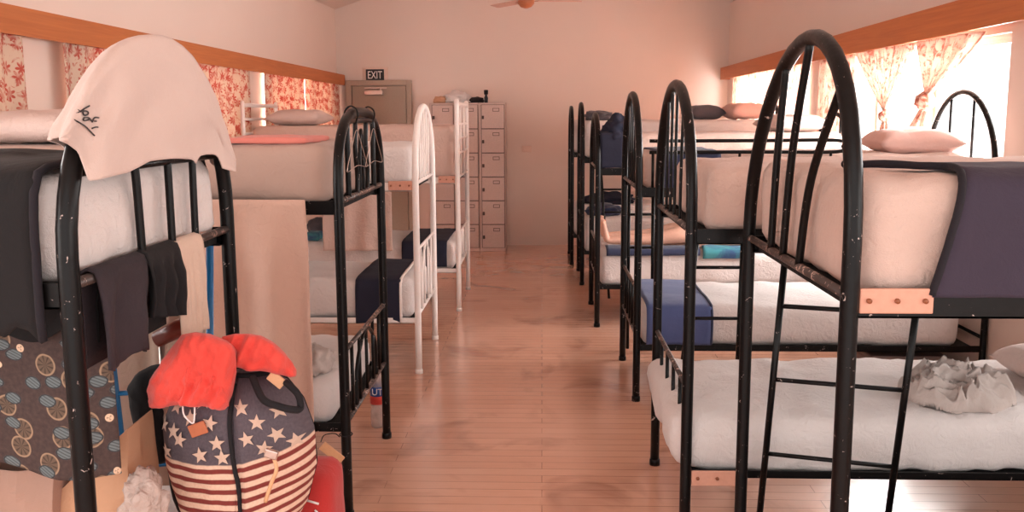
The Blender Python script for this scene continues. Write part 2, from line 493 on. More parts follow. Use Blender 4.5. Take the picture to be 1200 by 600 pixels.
# ---------------------------------------------------------------- the room
YB = 10.742; YF = -1.6
def XL(y): return -2.56 - .0165 * (YB - y)
def XR(y): return 2.29 + .04 * (YB - y)
EAVE = 2.93; RIDGE = 3.75; XM = -.1
def prism(bm, pts, d):
    "polygon pts extruded by vector d"
    a = [bm.verts.new(p) for p in pts]; b = [bm.verts.new(V(p) + V(d)) for p in pts]
    bm.faces.new(a); bm.faces.new(b[::-1])
    for i in range(len(a)):
        j = (i + 1) % len(a); bm.faces.new((a[j], a[i], b[i], b[j]))
def wallpiece(bm, fx, y0, y1, z0, z1, th):
    prism(bm, [(fx(y0), y0, z0), (fx(y1), y1, z0), (fx(y1), y1, z1), (fx(y0), y0, z1)], (th, 0, 0))
bm = bmesh.new(); box(bm, (-3.2, YF, -.1), (3.3, YB + .2, 0)); struct(link('floor', bm, 'floor', smooth=False))
bm = bmesh.new()
prism(bm, [(-3.0, YB, -.05), (3.0, YB, -.05), (3.0, YB, EAVE), (XM, YB, RIDGE + .3), (-3.0, YB, EAVE)], (0, .15, 0))
bmesh.ops.recalc_face_normals(bm, faces=bm.faces); struct(link('wall_back', bm, 'wall', smooth=False))
WIN_L = [(8.02, 10.3), (4.9, 7.42), (1.6, 4.28), (-1.2, 1.2)]
WIN_R = [(7.9, 10.2), (4.78, 7.45), (1.6, 4.3), (-1.2, 1.2)]
WZ0, WZ1 = 1.02, 2.08
for nm, fx, wins, th in (('wall_left', XL, WIN_L, -.14), ('wall_right', XR, WIN_R, .14)):
    bm = bmesh.new()
    wallpiece(bm, fx, YF, YB, -.05, WZ0, th); wallpiece(bm, fx, YF, YB, WZ1, EAVE + .05, th)
    ys = sorted([y for w in wins for y in w]); ys = [YF] + ys + [YB]
    for i in range(0, len(ys), 2): wallpiece(bm, fx, ys[i], ys[i + 1], WZ0, WZ1, th)
    bmesh.ops.recalc_face_normals(bm, faces=bm.faces)
    struct(link(nm, bm, 'wall', smooth=False))
bm = bmesh.new()
prism(bm, [(-3.05, YF, EAVE - .14), (XM, YF, RIDGE), (XM, YF, RIDGE + .1), (-3.05, YF, EAVE - .04)], (0, YB - YF + .1, 0))
prism(bm, [(XM, YF, RIDGE), (3.05, YF, EAVE - .14), (3.05, YF, EAVE - .04), (XM, YF, RIDGE + .1)], (0, YB - YF + .1, 0))
bmesh.ops.recalc_face_normals(bm, faces=bm.faces); struct(link('ceiling', bm, 'ceil', smooth=False))
# windows
wn = 0
for fx, wins, sgn in ((XL, WIN_L, -1), (XR, WIN_R, 1)):
    for (a, b) in wins:
        wn += 1; bm = bmesh.new(); o = .05 * sgn; t = .04 * sgn
        g = lambda y: fx(y) + o
        wallpiece(bm, g, a, b, WZ0, WZ0 + .05, t); wallpiece(bm, g, a, b, WZ1 - .05, WZ1, t)
        nm = 3
        for k in range(nm + 1):
            y = a + (b - a - .05) * k / nm; wallpiece(bm, g, y, y + .05, WZ0, WZ1, t)
        bmesh.ops.recalc_face_normals(bm, faces=bm.faces)
        w = struct(link('window_%d' % wn, bm, 'alu', smooth=False))
        bm = bmesh.new(); g2 = lambda y: fx(y) + o + t * .4
        wallpiece(bm, g2, a, b, WZ0, WZ1, .005 * sgn); bmesh.ops.recalc_face_normals(bm, faces=bm.faces)
        link('pane', bm, 'glass', w, smooth=False)
# pelmet boards
def pelmet(fx, zb, zt, sgn, name):
    "boxed timber board along the whole wall: front face fx(y), bottom zb(y), top zt(y)"
    bm = bmesh.new()
    ys = [YF, 10.66]; R = []
    for y in ys:
        x = fx(y); xi = x + sgn * .02
        R.append([(x, y, zb(y)), (x, y, zt(y)), (x + sgn * .125, y, zt(y)), (x + sgn * .125, y, zt(y) - .02), (xi, y, zt(y) - .02), (xi, y, zb(y))])
    vs = [[bm.verts.new(p) for p in r] for r in R]
    for i in range(6):
        j = (i + 1) % 6; bm.faces.new((vs[0][i], vs[0][j], vs[1][j], vs[1][i]))
    bm.faces.new(vs[0]); bm.faces.new(vs[1][::-1])
    y = 10.64; x = fx(y)
    box(bm, (min(x, x + sgn * .12), y, zb(y)), (max(x, x + sgn * .12), y + .02, zt(y) - .001))
    bmesh.ops.recalc_face_normals(bm, faces=bm.faces)
    return struct(link(name, bm, 'pelmet', smooth=False))
pelmet(lambda y: XL(y) + .12, lambda y: 2.019 + (10.7 - y) * .004, lambda y: 2.145 + (10.7 - y) * .006, -1, 'trim_1')
pelmet(lambda y: XR(y) - .115, lambda y: 2.058 + (10.7 - y) * .0088, lambda y: 2.2 + (10.7 - y) * .0165, 1, 'trim_2')
# door with frame, exit sign
d = struct(boxobj('door_1', (-2.36, YB - .055, .01), (-1.69, YB - .02, 2.01), 'door', None, .003))
bm = bmesh.new()
box(bm, (-2.44, YB - .07, 0), (-2.37, YB, 2.08), .004); box(bm, (-1.68, YB - .07, 0), (-1.62, YB, 2.08), .004); box(bm, (-2.37, YB - .07, 2.015), (-1.68, YB, 2.08), .004)
link('door_frame', bm, 'frame', d, False)
bm = bmesh.new(); box(bm, (-2.2, YB - .12, 1.9), (-1.97, YB - .056, 1.955), .006); box(bm, (-2.2, YB - .1, 1.975), (-1.92, YB - .08, 1.99), .003); cyl(bm, (-2.0, YB - .09, 1.93), (-2.0, YB - .09, 1.99), .012)
link('door_closer', bm, 'chrome', d, False)
bm = bmesh.new(); cyl(bm, (-1.76, YB - .056, 1.0), (-1.76, YB - .10, 1.0), .025); tube(bm, [(-1.76, YB - .1, 1.0), (-1.87, YB - .1, 1.0)], .01)
link('door_handle', bm, 'chrome', d)
ex = empty('exit_sign', 'black exit sign with white letters on the wall above the door', 'sign', (-2.075, YB, 2.14))
boxobj('backing_plate', (-2.235, YB - .012, 2.045), (-1.915, YB - .001, 2.24), 'switch', ex, .003)
boxobj('panel', (-2.19, YB - .03, 2.068), (-1.965, YB - .011, 2.215), 'signblack', ex, .003)
text_mesh('EXIT', .115, .002, 'signwhite', 'lettering', ex, Matrix.Translation((-2.0775, YB - .032, 2.141)) @ Matrix.Rotation(PI / 2, 4, 'X') @ Matrix.Diagonal((.78, 1.15, 1, 1)))
rebase(ex)
sw = empty('wall_outlet', 'small white double outlet on the back wall beside the lockers', 'outlet', (-.19, YB, 1.2))
boxobj('faceplate', (-.25, YB - .012, 1.18), (-.13, YB - .001, 1.26), 'switch', sw, .004)
for q in (-.22, -.16): boxobj('switch_rocker', (q - .015, YB - .018, 1.2), (q + .015, YB - .011, 1.24), 'switch', sw, .002)
rebase(sw)

# ---------------------------------------------------------------- curtains
def curtain(fx, sgn, ya, yb, mat, label, group, folds=7, amp=.028, z0=1.0, seed=0., inset=.06):
    def fn(u, v):
        y = ya + (yb - ya) * u
        z = 2.1 - (2.1 - z0) * v
        x = fx(y) - sgn * (inset - amp * (.5 + .5 * v) * math.sin(folds * 2 * PI * u + seed + .8 * noise.noise(V((u * 3, v * 1.5, seed)))))
        return V((x, y + .02 * math.sin(v * 3 + seed) * v, z))
    o = grid('curtain', fn, max(30, folds * 12), 24, mat, None, .002, ((yb - ya) * 1.6, 1.05 * 1.3))
    tag(o, label, 'curtain', group)
    return o
gL = 'red floral curtains along the left wall'
curtain(XL, -1, 7.9, 9.12, 'curtainL', 'red flowered curtain nearer panel at the back-left window beside the white metal rail', gL, 7, seed=1)
curtain(XL, -1, 9.2, 10.62, 'curtainL', 'red flowered curtain hanging next to the grey door', gL, 8, seed=2)
curtain(XL, -1, 6.0, 7.5, 'curtainL', 'red flowered curtain just right of the draped white t-shirt', gL, 9, seed=3)
curtain(XL, -1, 4.62, 5.9, 'curtainL', 'red flowered curtain just left of the draped white t-shirt', gL, 7, seed=4)
curtain(XL, -1, 3.0, 4.26, 'curtainL', 'red flowered curtain at the left edge of the photo', gL, 7, seed=5)
curtain(XR, 1, 9.3, 10.25, 'curtainR', 'pale flowered curtain at the far right window above the rose pillow', 'sheer floral curtains on the right wall', 6, seed=6)
curtain(XR, 1, 7.85, 9.25, 'curtainR', 'pale flowered curtain beside the wall pier on the right', 'sheer floral curtains on the right wall', 7, seed=7)
curtain(XR, 1, 6.75, 7.5, 'curtainR', 'pale flowered curtain hanging straight behind the tall black hoop', 'sheer floral curtains on the right wall', 5, seed=8)
def tied(px, top0, top1, kz, ky, tail, label, seed, kn):
    "swag gathered to a knot; top0/top1 = y range on the wall"
    fx = lambda y: XR(y) - .07
    root = empty('tied_curtain', label, 'curtain', (fx(ky), ky, 1.0), 'sheer floral curtains on the right wall')
    def fn(u, v):
        zt = 2.1; s = v
        e = s ** 1.15
        yt = top0 + (top1 - top0) * u
        yk = ky + (u - .5) * .07
        y = yt * (1 - e) + yk * e
        z = zt + (kz - zt) * (s)
        x = fx(y) + .03 * math.sin(u * 12 * PI + seed) * (1 - .6 * s)
        return V((x, y, z))
    grid('swag', fn, 60, 26, 'curtainR', root, .002, (abs(top1 - top0) * 1.5, 1.0))
    def fn2(u, v):
        a = u * 2 * PI; r = .018 + .05 * v + .012 * math.sin(5 * a + seed)
        return V((fx(ky) + r * .5 * math.cos(a), ky + r * math.sin(a) + tail[0] * v, kz - .02 - tail[1] * v))
    grid('tail', fn2, 30, 12, 'curtainR', root, .002, (.4, .3))
    bm = bmesh.new()
    bmesh.ops.create_icosphere(bm, subdivisions=3, radius=kn)
    for v in bm.verts:
        v.co = v.co * (1 + .25 * noise.noise(v.co * 40)); v.co += V((fx(ky), ky, kz))
    for f in bm.faces: f.material_index = 0
    link('knot', bm, 'knot', root)
    rebase(root)
M['knot'] = m_cloth('knotted_curtain', rgb(214, 120, 96), var=.3, col2=rgb(240, 214, 196), c2scale=30)
a = U(1030, 138, x=XR(6.2)); b = U(1079, 114, x=XR(5.5))
tied(0, 6.7, 5.75, 1.63, 6.12, (.02, .16), 'sheer floral curtain gathered into a long narrow knot, left one of two', 1.0, .045)
tied(0, 5.7, 4.95, 1.72, 5.55, (.1, .14), 'sheer floral curtain tied in a loose knot nearest the black hoop at window', 2.0, .06)

# ---------------------------------------------------------------- ceiling fan
fn_ = empty('ceiling_fan', 'ceiling fan with pale blades and brown hub at the top of the photo', 'ceiling fan', (-.18, 9.4, RIDGE))
hx, hy, hz = -.17, 9.4, 2.84
tubeobj('downrod', [(hx, hy, hz + .05), (hx, hy, RIDGE)], .014, 'fanblade', fn_)
bm = bmesh.new(); lathe(bm, (hx, hy, hz), [(.02, -.06), (.06, -.045), (.09, -.01), (.09, .04), (.05, .07), (.02, .08)]); link('motor_housing', bm, 'fanhub', fn_)
for k in range(3):
    an = math.radians(8 + 120 * k)
    bm = bmesh.new(); box(bm, (.13, -.055, -.004), (.60, .055, .004), .003)
    bmesh.ops.transform(bm, verts=bm.verts, matrix=Matrix.Translation((hx, hy, hz + .02)) @ Matrix.Rotation(an, 4, 'Z') @ Matrix.Rotation(.2, 4, 'X'))
    bl = link('blade', bm, 'fanblade', fn_, False)
    bm = bmesh.new(); box(bm, (.08, -.015, -.006), (.18, .015, .0), .002)
    bmesh.ops.transform(bm, verts=bm.verts, matrix=Matrix.Translation((hx, hy, hz + .02)) @ Matrix.Rotation(an, 4, 'Z'))
    link('blade_arm', bm, 'fanhub', fn_, False)
rebase(fn_)

# ---------------------------------------------------------------- lockers
YLk = 10.26; LH = 1.79
cols = [(-1.345, -1.05), (-1.05, -.755), (-.755, -.44)]
names = ['tall six-door grey steel locker column, leftmost behind the white bunks', 'tall six-door grey steel locker column in the middle, partly behind the white ladder-back bunk end',
         'tall six-door grey steel locker column nearest the bare wall']
for ci, (x0, x1) in enumerate(cols):
    lk = empty('locker', names[ci], 'locker', ((x0 + x1) / 2, YLk + .2, 0), 'steel lockers against the back wall')
    bm = bmesh.new(); box(bm, (x0 + .001, YLk, .0), (x1 - .001, YB - .02, LH), .004); link('cabinet', bm, 'locker', lk, False)
    hh = (LH - .06) / 6
    for r in range(6):
        z0 = .04 + hh * r
        dr = boxobj('locker_door', (x0 + .035, YLk - .014, z0 + .006), (x1 - .012, YLk + .002, z0 + hh - .006), 'locker', lk, .003)
        boxobj('gap_shade_plate', (x0 + .028, YLk - .003, z0 + .001), (x1 - .006, YLk + .001, z0 + hh - .001), 'lockerdark', dr, 0)  # dark plate, paints shade into the joint around the door
        boxobj('hasp', (x0 + .04, YLk - .04, z0 + hh * .40), (x0 + .065, YLk - .012, z0 + hh * .54), 'lockerdark', dr, .004)
        bm = bmesh.new(); cx = (x0 + x1) / 2 + .05; zz = z0 + hh * .78
        for (a_, b_) in (((cx - .04, zz - .02), (cx + .04, zz - .014)), ((cx - .04, zz + .014), (cx + .04, zz + .02)), ((cx - .04, zz - .02), (cx - .034, zz + .02)), ((cx + .034, zz - .02), (cx + .04, zz + .02))):
            box(bm, (a_[0], YLk - .018, a_[1]), (b_[0], YLk - .012, b_[1]))
        link('card_holder', bm, 'lockerdark', dr, False)
    rebase(lk)
def blob(name, c, s, mat, label, cat, seed=0., amp=.35, sub=4, freq=2.2, parent=None, flat=None, group=None, ridg=0.0):
    bm = bmesh.new(); bmesh.ops.create_icosphere(bm, subdivisions=sub, radius=1)
    for v in bm.verts:
        p = v.co.copy(); f = noise.fractal(p * freq + V((seed, seed, seed)), 1, 2, 4)
        if ridg:
            g = 1 - abs(noise.noise(p * freq * 1.6 + V((seed + 7, 0, seed)) + V((1, 1, 1)) * .8 * noise.noise(p * 3 + V((seed, 0, 0))))) * 3.0
            f += ridg * g
        q = p * (1 + amp * f)
        v.co = V((q.x * s[0], q.y * s[1], q.z * s[2]))
        if flat is not None and v.co.z < flat: v.co.z = flat + (v.co.z - flat) * .05
    for v in bm.verts: v.co += V(c)
    o = link(name, bm, mat, parent)
    if label: tag(o, label, cat, group)
    return o
blob('folded_clothes', (-1.02, 10.42, LH + .05), (.17, .12, .09), 'sheet', 'white crumpled cloth lying on top of the lockers', 'cloth', 3, .4, flat=-.05)
blob('shoulder_bag', (-.80, 10.42, LH + .025), (.10, .09, .05), 'strap', 'small black bag lying on top of the lockers beside the bottle', 'bag', 5, .2, flat=-.025)
blob('rolled_cloth', (-1.22, 10.40, LH + .03), (.09, .09, .05), 'paper', 'tan rolled cloth lying on the lockers left of the white cloth', 'cloth', 8, .3, flat=-.03)
bo = empty('spray_bottle', 'dark upright bottle standing on top of the lockers', 'bottle', (-.672, 10.38, LH))
bm = bmesh.new(); lathe(bm, (-.672, 10.38, LH), [(.022, 0), (.024, .06), (.014, .085), (.014, .10)]); link('bottle_body', bm, 'signblack', bo)
bm = bmesh.new(); lathe(bm, (-.672, 10.38, LH + .1), [(.024, 0), (.026, .05), (.02, .055)]); link('bottle_cap', bm, 'strap', bo)
rebase(bo)

# ---------------------------------------------------------------- bunk beds
def hoop_pts(x, y0, y1, zs, zt, n=22, p=2.0, sk=0.0):
    yc = (y0 + y1) / 2; w = (y1 - y0) / 2
    out = [V((x, y0, 0))] + [V((x, y0, zs * k / 5)) for k in range(1, 5)]
    for k in range(n + 1):
        t = PI * k / n
        cy = -math.copysign(abs(math.cos(t)) ** (2 / p), math.cos(t)); sz = abs(math.sin(t)) ** (2 / p)
        out.append(V((x, yc + w * cy + sk * sz ** 1.5, zs + (zt - zs) * sz)))
    out += [V((x, y1, zs * k / 5)) for k in range(4, 0, -1)] + [V((x, y1, 0))]
    return out
def hoop_z(y, y0, y1, zs, zt, p=2.0):
    yc = (y0 + y1) / 2; w = (y1 - y0) / 2
    q = min(1, abs((y - yc) / w)); return zs + (zt - zs) * (max(0, 1 - q ** p)) ** (1 / p)
def bunk(label, xe, xh, y0, y1, zr, zt, metal='black', zs=1.3, bars=None, panel=(.38, .65), rail_lo=.33, style='hoop', rail_metal=None, r=.021,
         lowbars=4, inner=False, headzt=None, brackets=(), low_h=.032, p=2.0, up_rail=None, headbars=True, side_up=True, sk=0.0, br_=.0062):
    s = 1 if xh > xe else -1
    yc = (y0 + y1) / 2; rm = rail_metal or metal; zu = up_rail or zr
    root = empty('bunk_bed', label, 'bunk bed', ((xe + xh) / 2, yc, 0), 'metal bunk beds in two rows')
    if style == 'hoop':
        tubeobj('foot_hoop', hoop_pts(xe, y0, y1, zs, zt, p=p, sk=sk), r, metal, root, 12)
    elif style == 'square':
        tubeobj('foot_hoop', smooth_path([(xe, y0, 0), (xe, y0, .8), (xe, y0, zt - .06), (xe, y0 + .05, zt), (xe, yc, zt), (xe, y1 - .05, zt), (xe, y1, zt - .06), (xe, y1, .8), (xe, y1, 0)], 5), r, metal, root, 12)
    hz_ = headzt or zt
    tubeobj('head_hoop', hoop_pts(xh, y0, y1, zs, hz_, p=p) if style == 'hoop' else
            smooth_path([(xh, y0, 0), (xh, y0, .8), (xh, y0, hz_ - .06), (xh, y0 + .05, hz_), (xh, yc, hz_), (xh, y1 - .05, hz_), (xh, y1, hz_ - .06), (xh, y1, .8), (xh, y1, 0)], 5), r * .85, metal, root, 10)
    for x in (xe, xh): tubeobj('cross_rail', [(x, y0, zr), (x, y1, zr)], .012, rm if x == xe else metal, root)
    for x in (xe, xh):
        for z in panel: tubeobj('panel_rail', [(x, y0, z), (x, y1, z)], .010, rm if x == xe else metal, root)
    # upright bars of the upper end
    if style == 'hoop':
        bb = bars if bars is not None else [(-.15, -.21, .0), (-.05, -.06, 0), (.05, .06, 0), (.15, .21, .0)]
        for (b0, b1, _) in bb:
            zt2 = hoop_z(yc + b1, y0, y1, zs, zt, p)
            ym = yc + b0 + (b1 - b0) * .25
            shift = sk * (max(0, (zt2 - zs) / (zt - zs))) ** 1.5
            tubeobj('bar', smooth_path([(xe, yc + b0, zr), (xe, ym + shift * .35, zr + (zt2 - zr) * .5), (xe, yc + b1 + shift, zt2 - .008)], 8), br_, metal, root, 8)
        if headbars:
            for b0 in (-.14, .14):
                tubeobj('bar', [(xh, yc + b0, zr), (xh, yc + b0, hoop_z(yc + b0, y0, y1, zs, hz_, p))], .009, metal, root, 8)
    else:
        for z in (1.33, 1.45, 1.57): tubeobj('bar', [(xe, y0, z), (xe, y1, z)], .010, metal, root, 8)
        for k in (.33, .66): tubeobj('bar', [(xe, y0 + (y1 - y0) * k, zr), (xe, y0 + (y1 - y0) * k, zt)], .012, metal, root, 8)
        for z in (1.5, 1.62): tubeobj('bar', [(xh, y0, z), (xh, y1, z)], .012, metal, root, 8)
    w = y1 - y0
    for k in range(lowbars):
        y = y0 + w * (k + 1) / (lowbars + 1)
        tubeobj('low_bar', [(xe, y, panel[0]), (xe, y, panel[1])], .008, metal, root, 8)
    if inner:
        yy = [yc - w * .25, yc - w * .22, yc, yc + w * .22, yc + w * .25]
        zz = [panel[0], panel[0] + (panel[1] - panel[0]) * .6, panel[1] - .01, panel[0] + (panel[1] - panel[0]) * .6, panel[0]]
        tubeobj('low_arch', smooth_path([(xe, a, b) for a, b in zip(yy, zz)], 6), .009, metal, root, 8)
    # side rails and bases
    for z in (zu, rail_lo):
        for y in (y0, y1):
            bm = bmesh.new(); xa, xb = sorted((xe, xh))
            inn = .03 if y == y0 else -.03; hh = .05 if z == zu else low_h
            box(bm, (xa + .015, min(y, y + .006), z - hh), (xb - .015, max(y, y + .006), z + .005), .001)
            box(bm, (xa + .015, min(y, y + inn), z - hh), (xb - .015, max(y, y + inn), z - hh + .006), .001)
            link('side_rail', bm, metal, root, False)
        bm = bmesh.new(); xa, xb = sorted((xe, xh)); box(bm, (xa + .03, y0 + .012, z - hh + .006), (xb - .03, y1 - .012, z - .014), .002)
        link('bed_base', bm, 'darkbase', root, False)
    for (bz, y, ln) in brackets:
        bx = xe + s * .02
        pb = boxobj('corner_plate', (min(bx, bx + s * ln), y - .01, bz - .052), (max(bx, bx + s * ln), y - .001, bz + .006), 'plate', root, .003)
        for q in (.12, .5, .88):
            bm = bmesh.new(); cyl(bm, (bx + s * ln * q, y - .016, bz - .022), (bx + s * ln * q, y - .008, bz - .022), .006, 10); link('screw', bm, 'screw', pb)
    for x in (xe, xh):
        for y in (y0, y1):
            bm = bmesh.new(); lathe(bm, (x, y, 0), [(r + .004, .0), (r + .004, .025), (r + .001, .03)], 14); link('foot_cap', bm, metal, root)
    return root
def ladder(root, tl, bl, tr, br, rungs, mat='black', r=.012, hooks=True, s=0):
    tl, bl, tr, br = map(V, (tl, bl, tr, br))
    ld = None
    bm = bmesh.new(); tube(bm, [tl, bl], r, 10); bmesh.ops.recalc_face_normals(bm, faces=bm.faces)
    ld = link('ladder', bm, mat, root)
    bm = bmesh.new(); tube(bm, [tr, br], r, 10); link('ladder_rail', bm, mat, ld)
    for z in rungs:
        a = tl.lerp(bl, (tl.z - z) / (tl.z - bl.z)); b = tr.lerp(br, (tr.z - z) / (tr.z - br.z))
        bm = bmesh.new(); tube(bm, [a, b], r * .7, 8); link('rung', bm, mat, ld)
    return ld

# right row
XRH = lambda y: XR(y) - .12
R1 = bunk('nearest black bunk on the right, with the tallest hoop and a ladder', .70, 2.52, 1.93, 2.88, 1.235, 1.845, bars=[(.2, .20, 0), (.07, .0, 0), (-.085, -.29, 0)], rail_metal='worn', zs=1.28, brackets=((1.25, 1.93, .165),), lowbars=0, panel=(.08, .15), rail_lo=.16, sk=-.11, br_=.0115)
R2 = bunk('second black bunk on the right, whose lower mattress holds a crumpled grey sheet', .535, 2.45, 3.05, 3.89, 1.235, 1.765, rail_metal='worn', bars=[(-.16, -.2, 0), (-.02, -.05, 0), (.09, .07, 0), (.2, .18, 0)], brackets=((.33, 3.05, .19),), low_h=.024, panel=(.38, .65))
R3 = bunk('third black bunk on the right, with the blue blanket on its lower bed', .545, 2.50, 4.80, 5.63, 1.235, 1.765, rail_metal='worn', bars=[(-.15, -.2, 0), (-.05, -.06, 0), (.06, .05, 0), (.16, .18, 0)], lowbars=5, headzt=1.77)
R4 = bunk('fourth black bunk on the right, with a person lying on the lower bed', .43, 2.33, 6.54, 7.34, 1.235, 1.645, rail_metal='worn')
R5 = bunk('fifth black bunk on the right, holding the rose pillow by the far window', .39, 2.27, 8.20, 8.95, 1.235, 1.75)
R6 = bunk('farthest black bunk on the right, against the back wall', .33, 2.2, 9.32, 10.07, 1.235, 1.725)
# left row
L1 = bunk('nearest black bunk on the left, its hoop covered by a white t-shirt', -.97, -2.6, 1.69, 2.58, 1.305, 1.805, rail_metal='worn', bars=[(-.12, -.17, 0), (.05, .04, 0), (.2, .22, 0)], lowbars=0, panel=(.3, .36), zs=1.36, br_=.0105)
L2 = bunk('black bunk on the left with two wire hangers on its hoop', -.80, -2.53, 3.32, 4.2, 1.31, 1.665, rail_metal='worn', bars=[], panel=(.40, .70), lowbars=5, inner=True, rail_lo=.40, zs=1.3, p=2.9, headzt=1.62)
L3 = bunk('white bunk on the left with a pointed hoop', -.79, -2.5, 5.30, 6.14, 1.225, 1.705, 'whitemetal', bars=[(-.2, -.2, 0), (-.1, -.1, 0), (0, 0, 0), (.1, .1, 0), (.2, .2, 0)], panel=(.38, .80), inner=True, lowbars=4, brackets=((1.235, 5.30, .15),), rail_lo=.36, headzt=1.6)
L4 = bunk('white bunk with a square grid end in front of the lockers', -.70, -2.48, 7.06, 7.96, 1.13, 1.735, 'whitemetal', style='square', panel=(.38, .66), inner=True, lowbars=3, brackets=((1.14, 7.06, .14),), rail_lo=.36)
# details of single beds
tubeobj('cross_bar', [(-.97, 1.72, 1.535), (-.97, 2.57, 1.535)], .011, 'black', L1)
for b0 in ():
    pass
tubeobj('inner_frame', smooth_path([(-.80, 3.50, 1.31), (-.80, 3.50, 1.45), (-.80, 3.50, 1.60), (-.80, 3.53, 1.625), (-.80, 3.76, 1.628), (-.80, 4.0, 1.625), (-.80, 4.03, 1.60), (-.80, 4.03, 1.45), (-.80, 4.03, 1.31)], 5), .012, 'black', L2)
for k, yb in enumerate((3.66, 3.88)):
    tubeobj('bar', smooth_path([(-.80, yb, 1.31), (-.80, yb + .015, 1.39), (-.80, yb - .012, 1.5), (-.80, yb, 1.62)], 6), .0105, 'black', L2)
tubeobj('arched_bar', smooth_path([(-.80, 3.735, 1.31), (-.80, 3.735, 1.48), (-.80, 3.77, 1.585), (-.80, 3.80, 1.48), (-.80, 3.80, 1.31)], 6), .008, 'black', L2)
ladder(R1, U(922, 282, y=2.92), U(889, 615, y=3.0).xyz * 1, (1.25, 2.80, 1.2), (1.215, 2.89, .2), (.985, .715, .432))
ladder(R2, (.73, 3.93, 1.22), (.655, 4.1, .02), (.93, 3.93, 1.22), (.955, 4.1, .02), (.935, .682, .4))
ladder(R3, (.55 + .03, 5.69, 1.2), (.60, 5.85, .02), (.74, 5.69, 1.2), (.77, 5.85, .02), (.98, .75, .5))
ladder(R4, (.50, 7.40, 1.3), (.60, 7.5, .02), (.72, 7.4, 1.2), (.78, 7.5, .02), (1.16, 1.0, .8))
# blue ladder on the nearest left bunk
ladder(L1, U(246, 285, y=2.66), U(246, 600, y=2.72), U(126, 380, y=2.60), U(152, 600, y=2.66), (.76, .5), 'blue', .012)
# guard rail on the third right bunk
bm = bmesh.new(); tube(bm, smooth_path([(.60, 4.8, 1.437), (1.2, 4.8, 1.437), (1.63, 4.8, 1.437), (1.662, 4.8, 1.467), (1.63, 4.8, 1.50), (1.2, 4.8, 1.50), (.60, 4.8, 1.50)], 5), .010, 8); link('guard_rail', bm, 'black', R3)
for x in (.62, 1.1, 1.6): tubeobj('guard_post', [(x, 4.8, 1.24), (x, 4.8, 1.437)], .008, 'black', R3)
for rt in (R1, R2, R3, R4, R5, R6, L1, L2, L3, L4): rebase(rt)

# ---------------------------------------------------------------- mattresses
def mattress(xe, xh, y0, y1, z0, z1, mat, label, seed, group, amp=.010, r=.055, side=.5, sag=0.):
    a = (min(xe, xh), y0, z0); b = (max(xe, xh), y1, z1)
    o = softbox('mattress', a, b, r, mat, None, amp, 5, .035, seed, sag, side)
    return tag(o, label, 'mattress', group)
gu = 'mattresses on the upper bunks'; gl = 'mattresses on the lower bunks'
mattress(.73, 2.45, 1.955, 2.86, 1.222, 1.50, 'sheet_peach', 'peach-sheeted mattress on the upper bed of the nearest right bunk', 1, gu, side=.6)
mattress(.60, 2.40, 3.075, 3.865, 1.222, 1.455, 'sheet_peach', 'upper mattress of the second right bunk, below the nearest hoop', 2, gu, side=.8)
mattress(.58, 2.38, 4.825, 5.60, 1.222, 1.42, 'sheet_peach', 'upper mattress of the third right bunk, behind the low guard rail', 3, gu)
mattress(.46, 2.28, 6.57, 7.31, 1.222, 1.50, 'sheet_peach', 'upper mattress of the fourth right bunk, with dark bundle at its end', 4, gu)
mattress(.42, 2.22, 8.23, 8.92, 1.222, 1.585, 'sheet', 'thick upper mattress of the fifth right bunk under the rose pillow', 5, gu)
mattress(.36, 2.15, 9.35, 10.04, 1.222, 1.585, 'sheet', 'upper mattress of the bunk against the back wall', 6, gu)
mattress(.49, 2.40, 3.07, 3.87, .318, .535, 'sheet', 'white-sheeted lower mattress of the second right bunk poking past the posts', 7, gl, side=1.0, amp=.014, r=.07)
mattress(.58, 2.38, 4.82, 5.60, .318, .55, 'sheet', 'lower mattress of the third right bunk under the blue blanket', 8, gl)
mattress(.46, 2.28, 6.56, 7.31, .318, .60, 'sheet', 'lower mattress of the fourth right bunk under the lying person', 9, gl, side=.8)
mattress(.42, 2.22, 8.22, 8.92, .318, .65, 'sheet', 'lower mattress of the fifth right bunk', 10, gl)
mattress(.36, 2.15, 9.34, 10.04, .318, .65, 'sheet', 'lower mattress of the farthest right bunk', 11, gl)
mattress(-1.0, -2.5, 1.72, 2.56, 1.292, 1.53, 'sheet', 'white upper mattress seen through the bars of the t-shirt bunk', 12, gu, side=1.0, amp=.012)
mattress(-.85, -2.48, 3.34, 4.18, 1.297, 1.535, 'taupe', 'taupe upper mattress of the hanger bunk on the left', 13, gu)
mattress(-.83, -2.45, 5.33, 6.11, 1.212, 1.46, 'sheet', 'upper mattress of the pointed white bunk', 14, gu, side=.8)
mattress(-.74, -2.43, 7.09, 7.93, 1.117, 1.56, 'sheet_peach', 'upper mattress of the square-ended white bunk', 15, gu)
mattress(-.86, -2.48, 3.35, 4.17, .388, .56, 'sheet', 'lower mattress of the hanger bunk on the left', 17, gl, side=.6)
mattress(-.83, -2.45, 5.33, 6.11, .348, .60, 'sheet', 'lower mattress of the pointed white bunk under the dark blanket', 18, gl, side=.5)
mattress(-.74, -2.43, 7.09, 7.93, .348, .58, 'sheet', 'lower mattress of the square-ended white bunk', 19, gl)
mattress(-1.02, -2.5, 1.74, 2.54, .318, .50, 'sheet', 'lower mattress of the t-shirt bunk, behind the luggage', 20, gl)

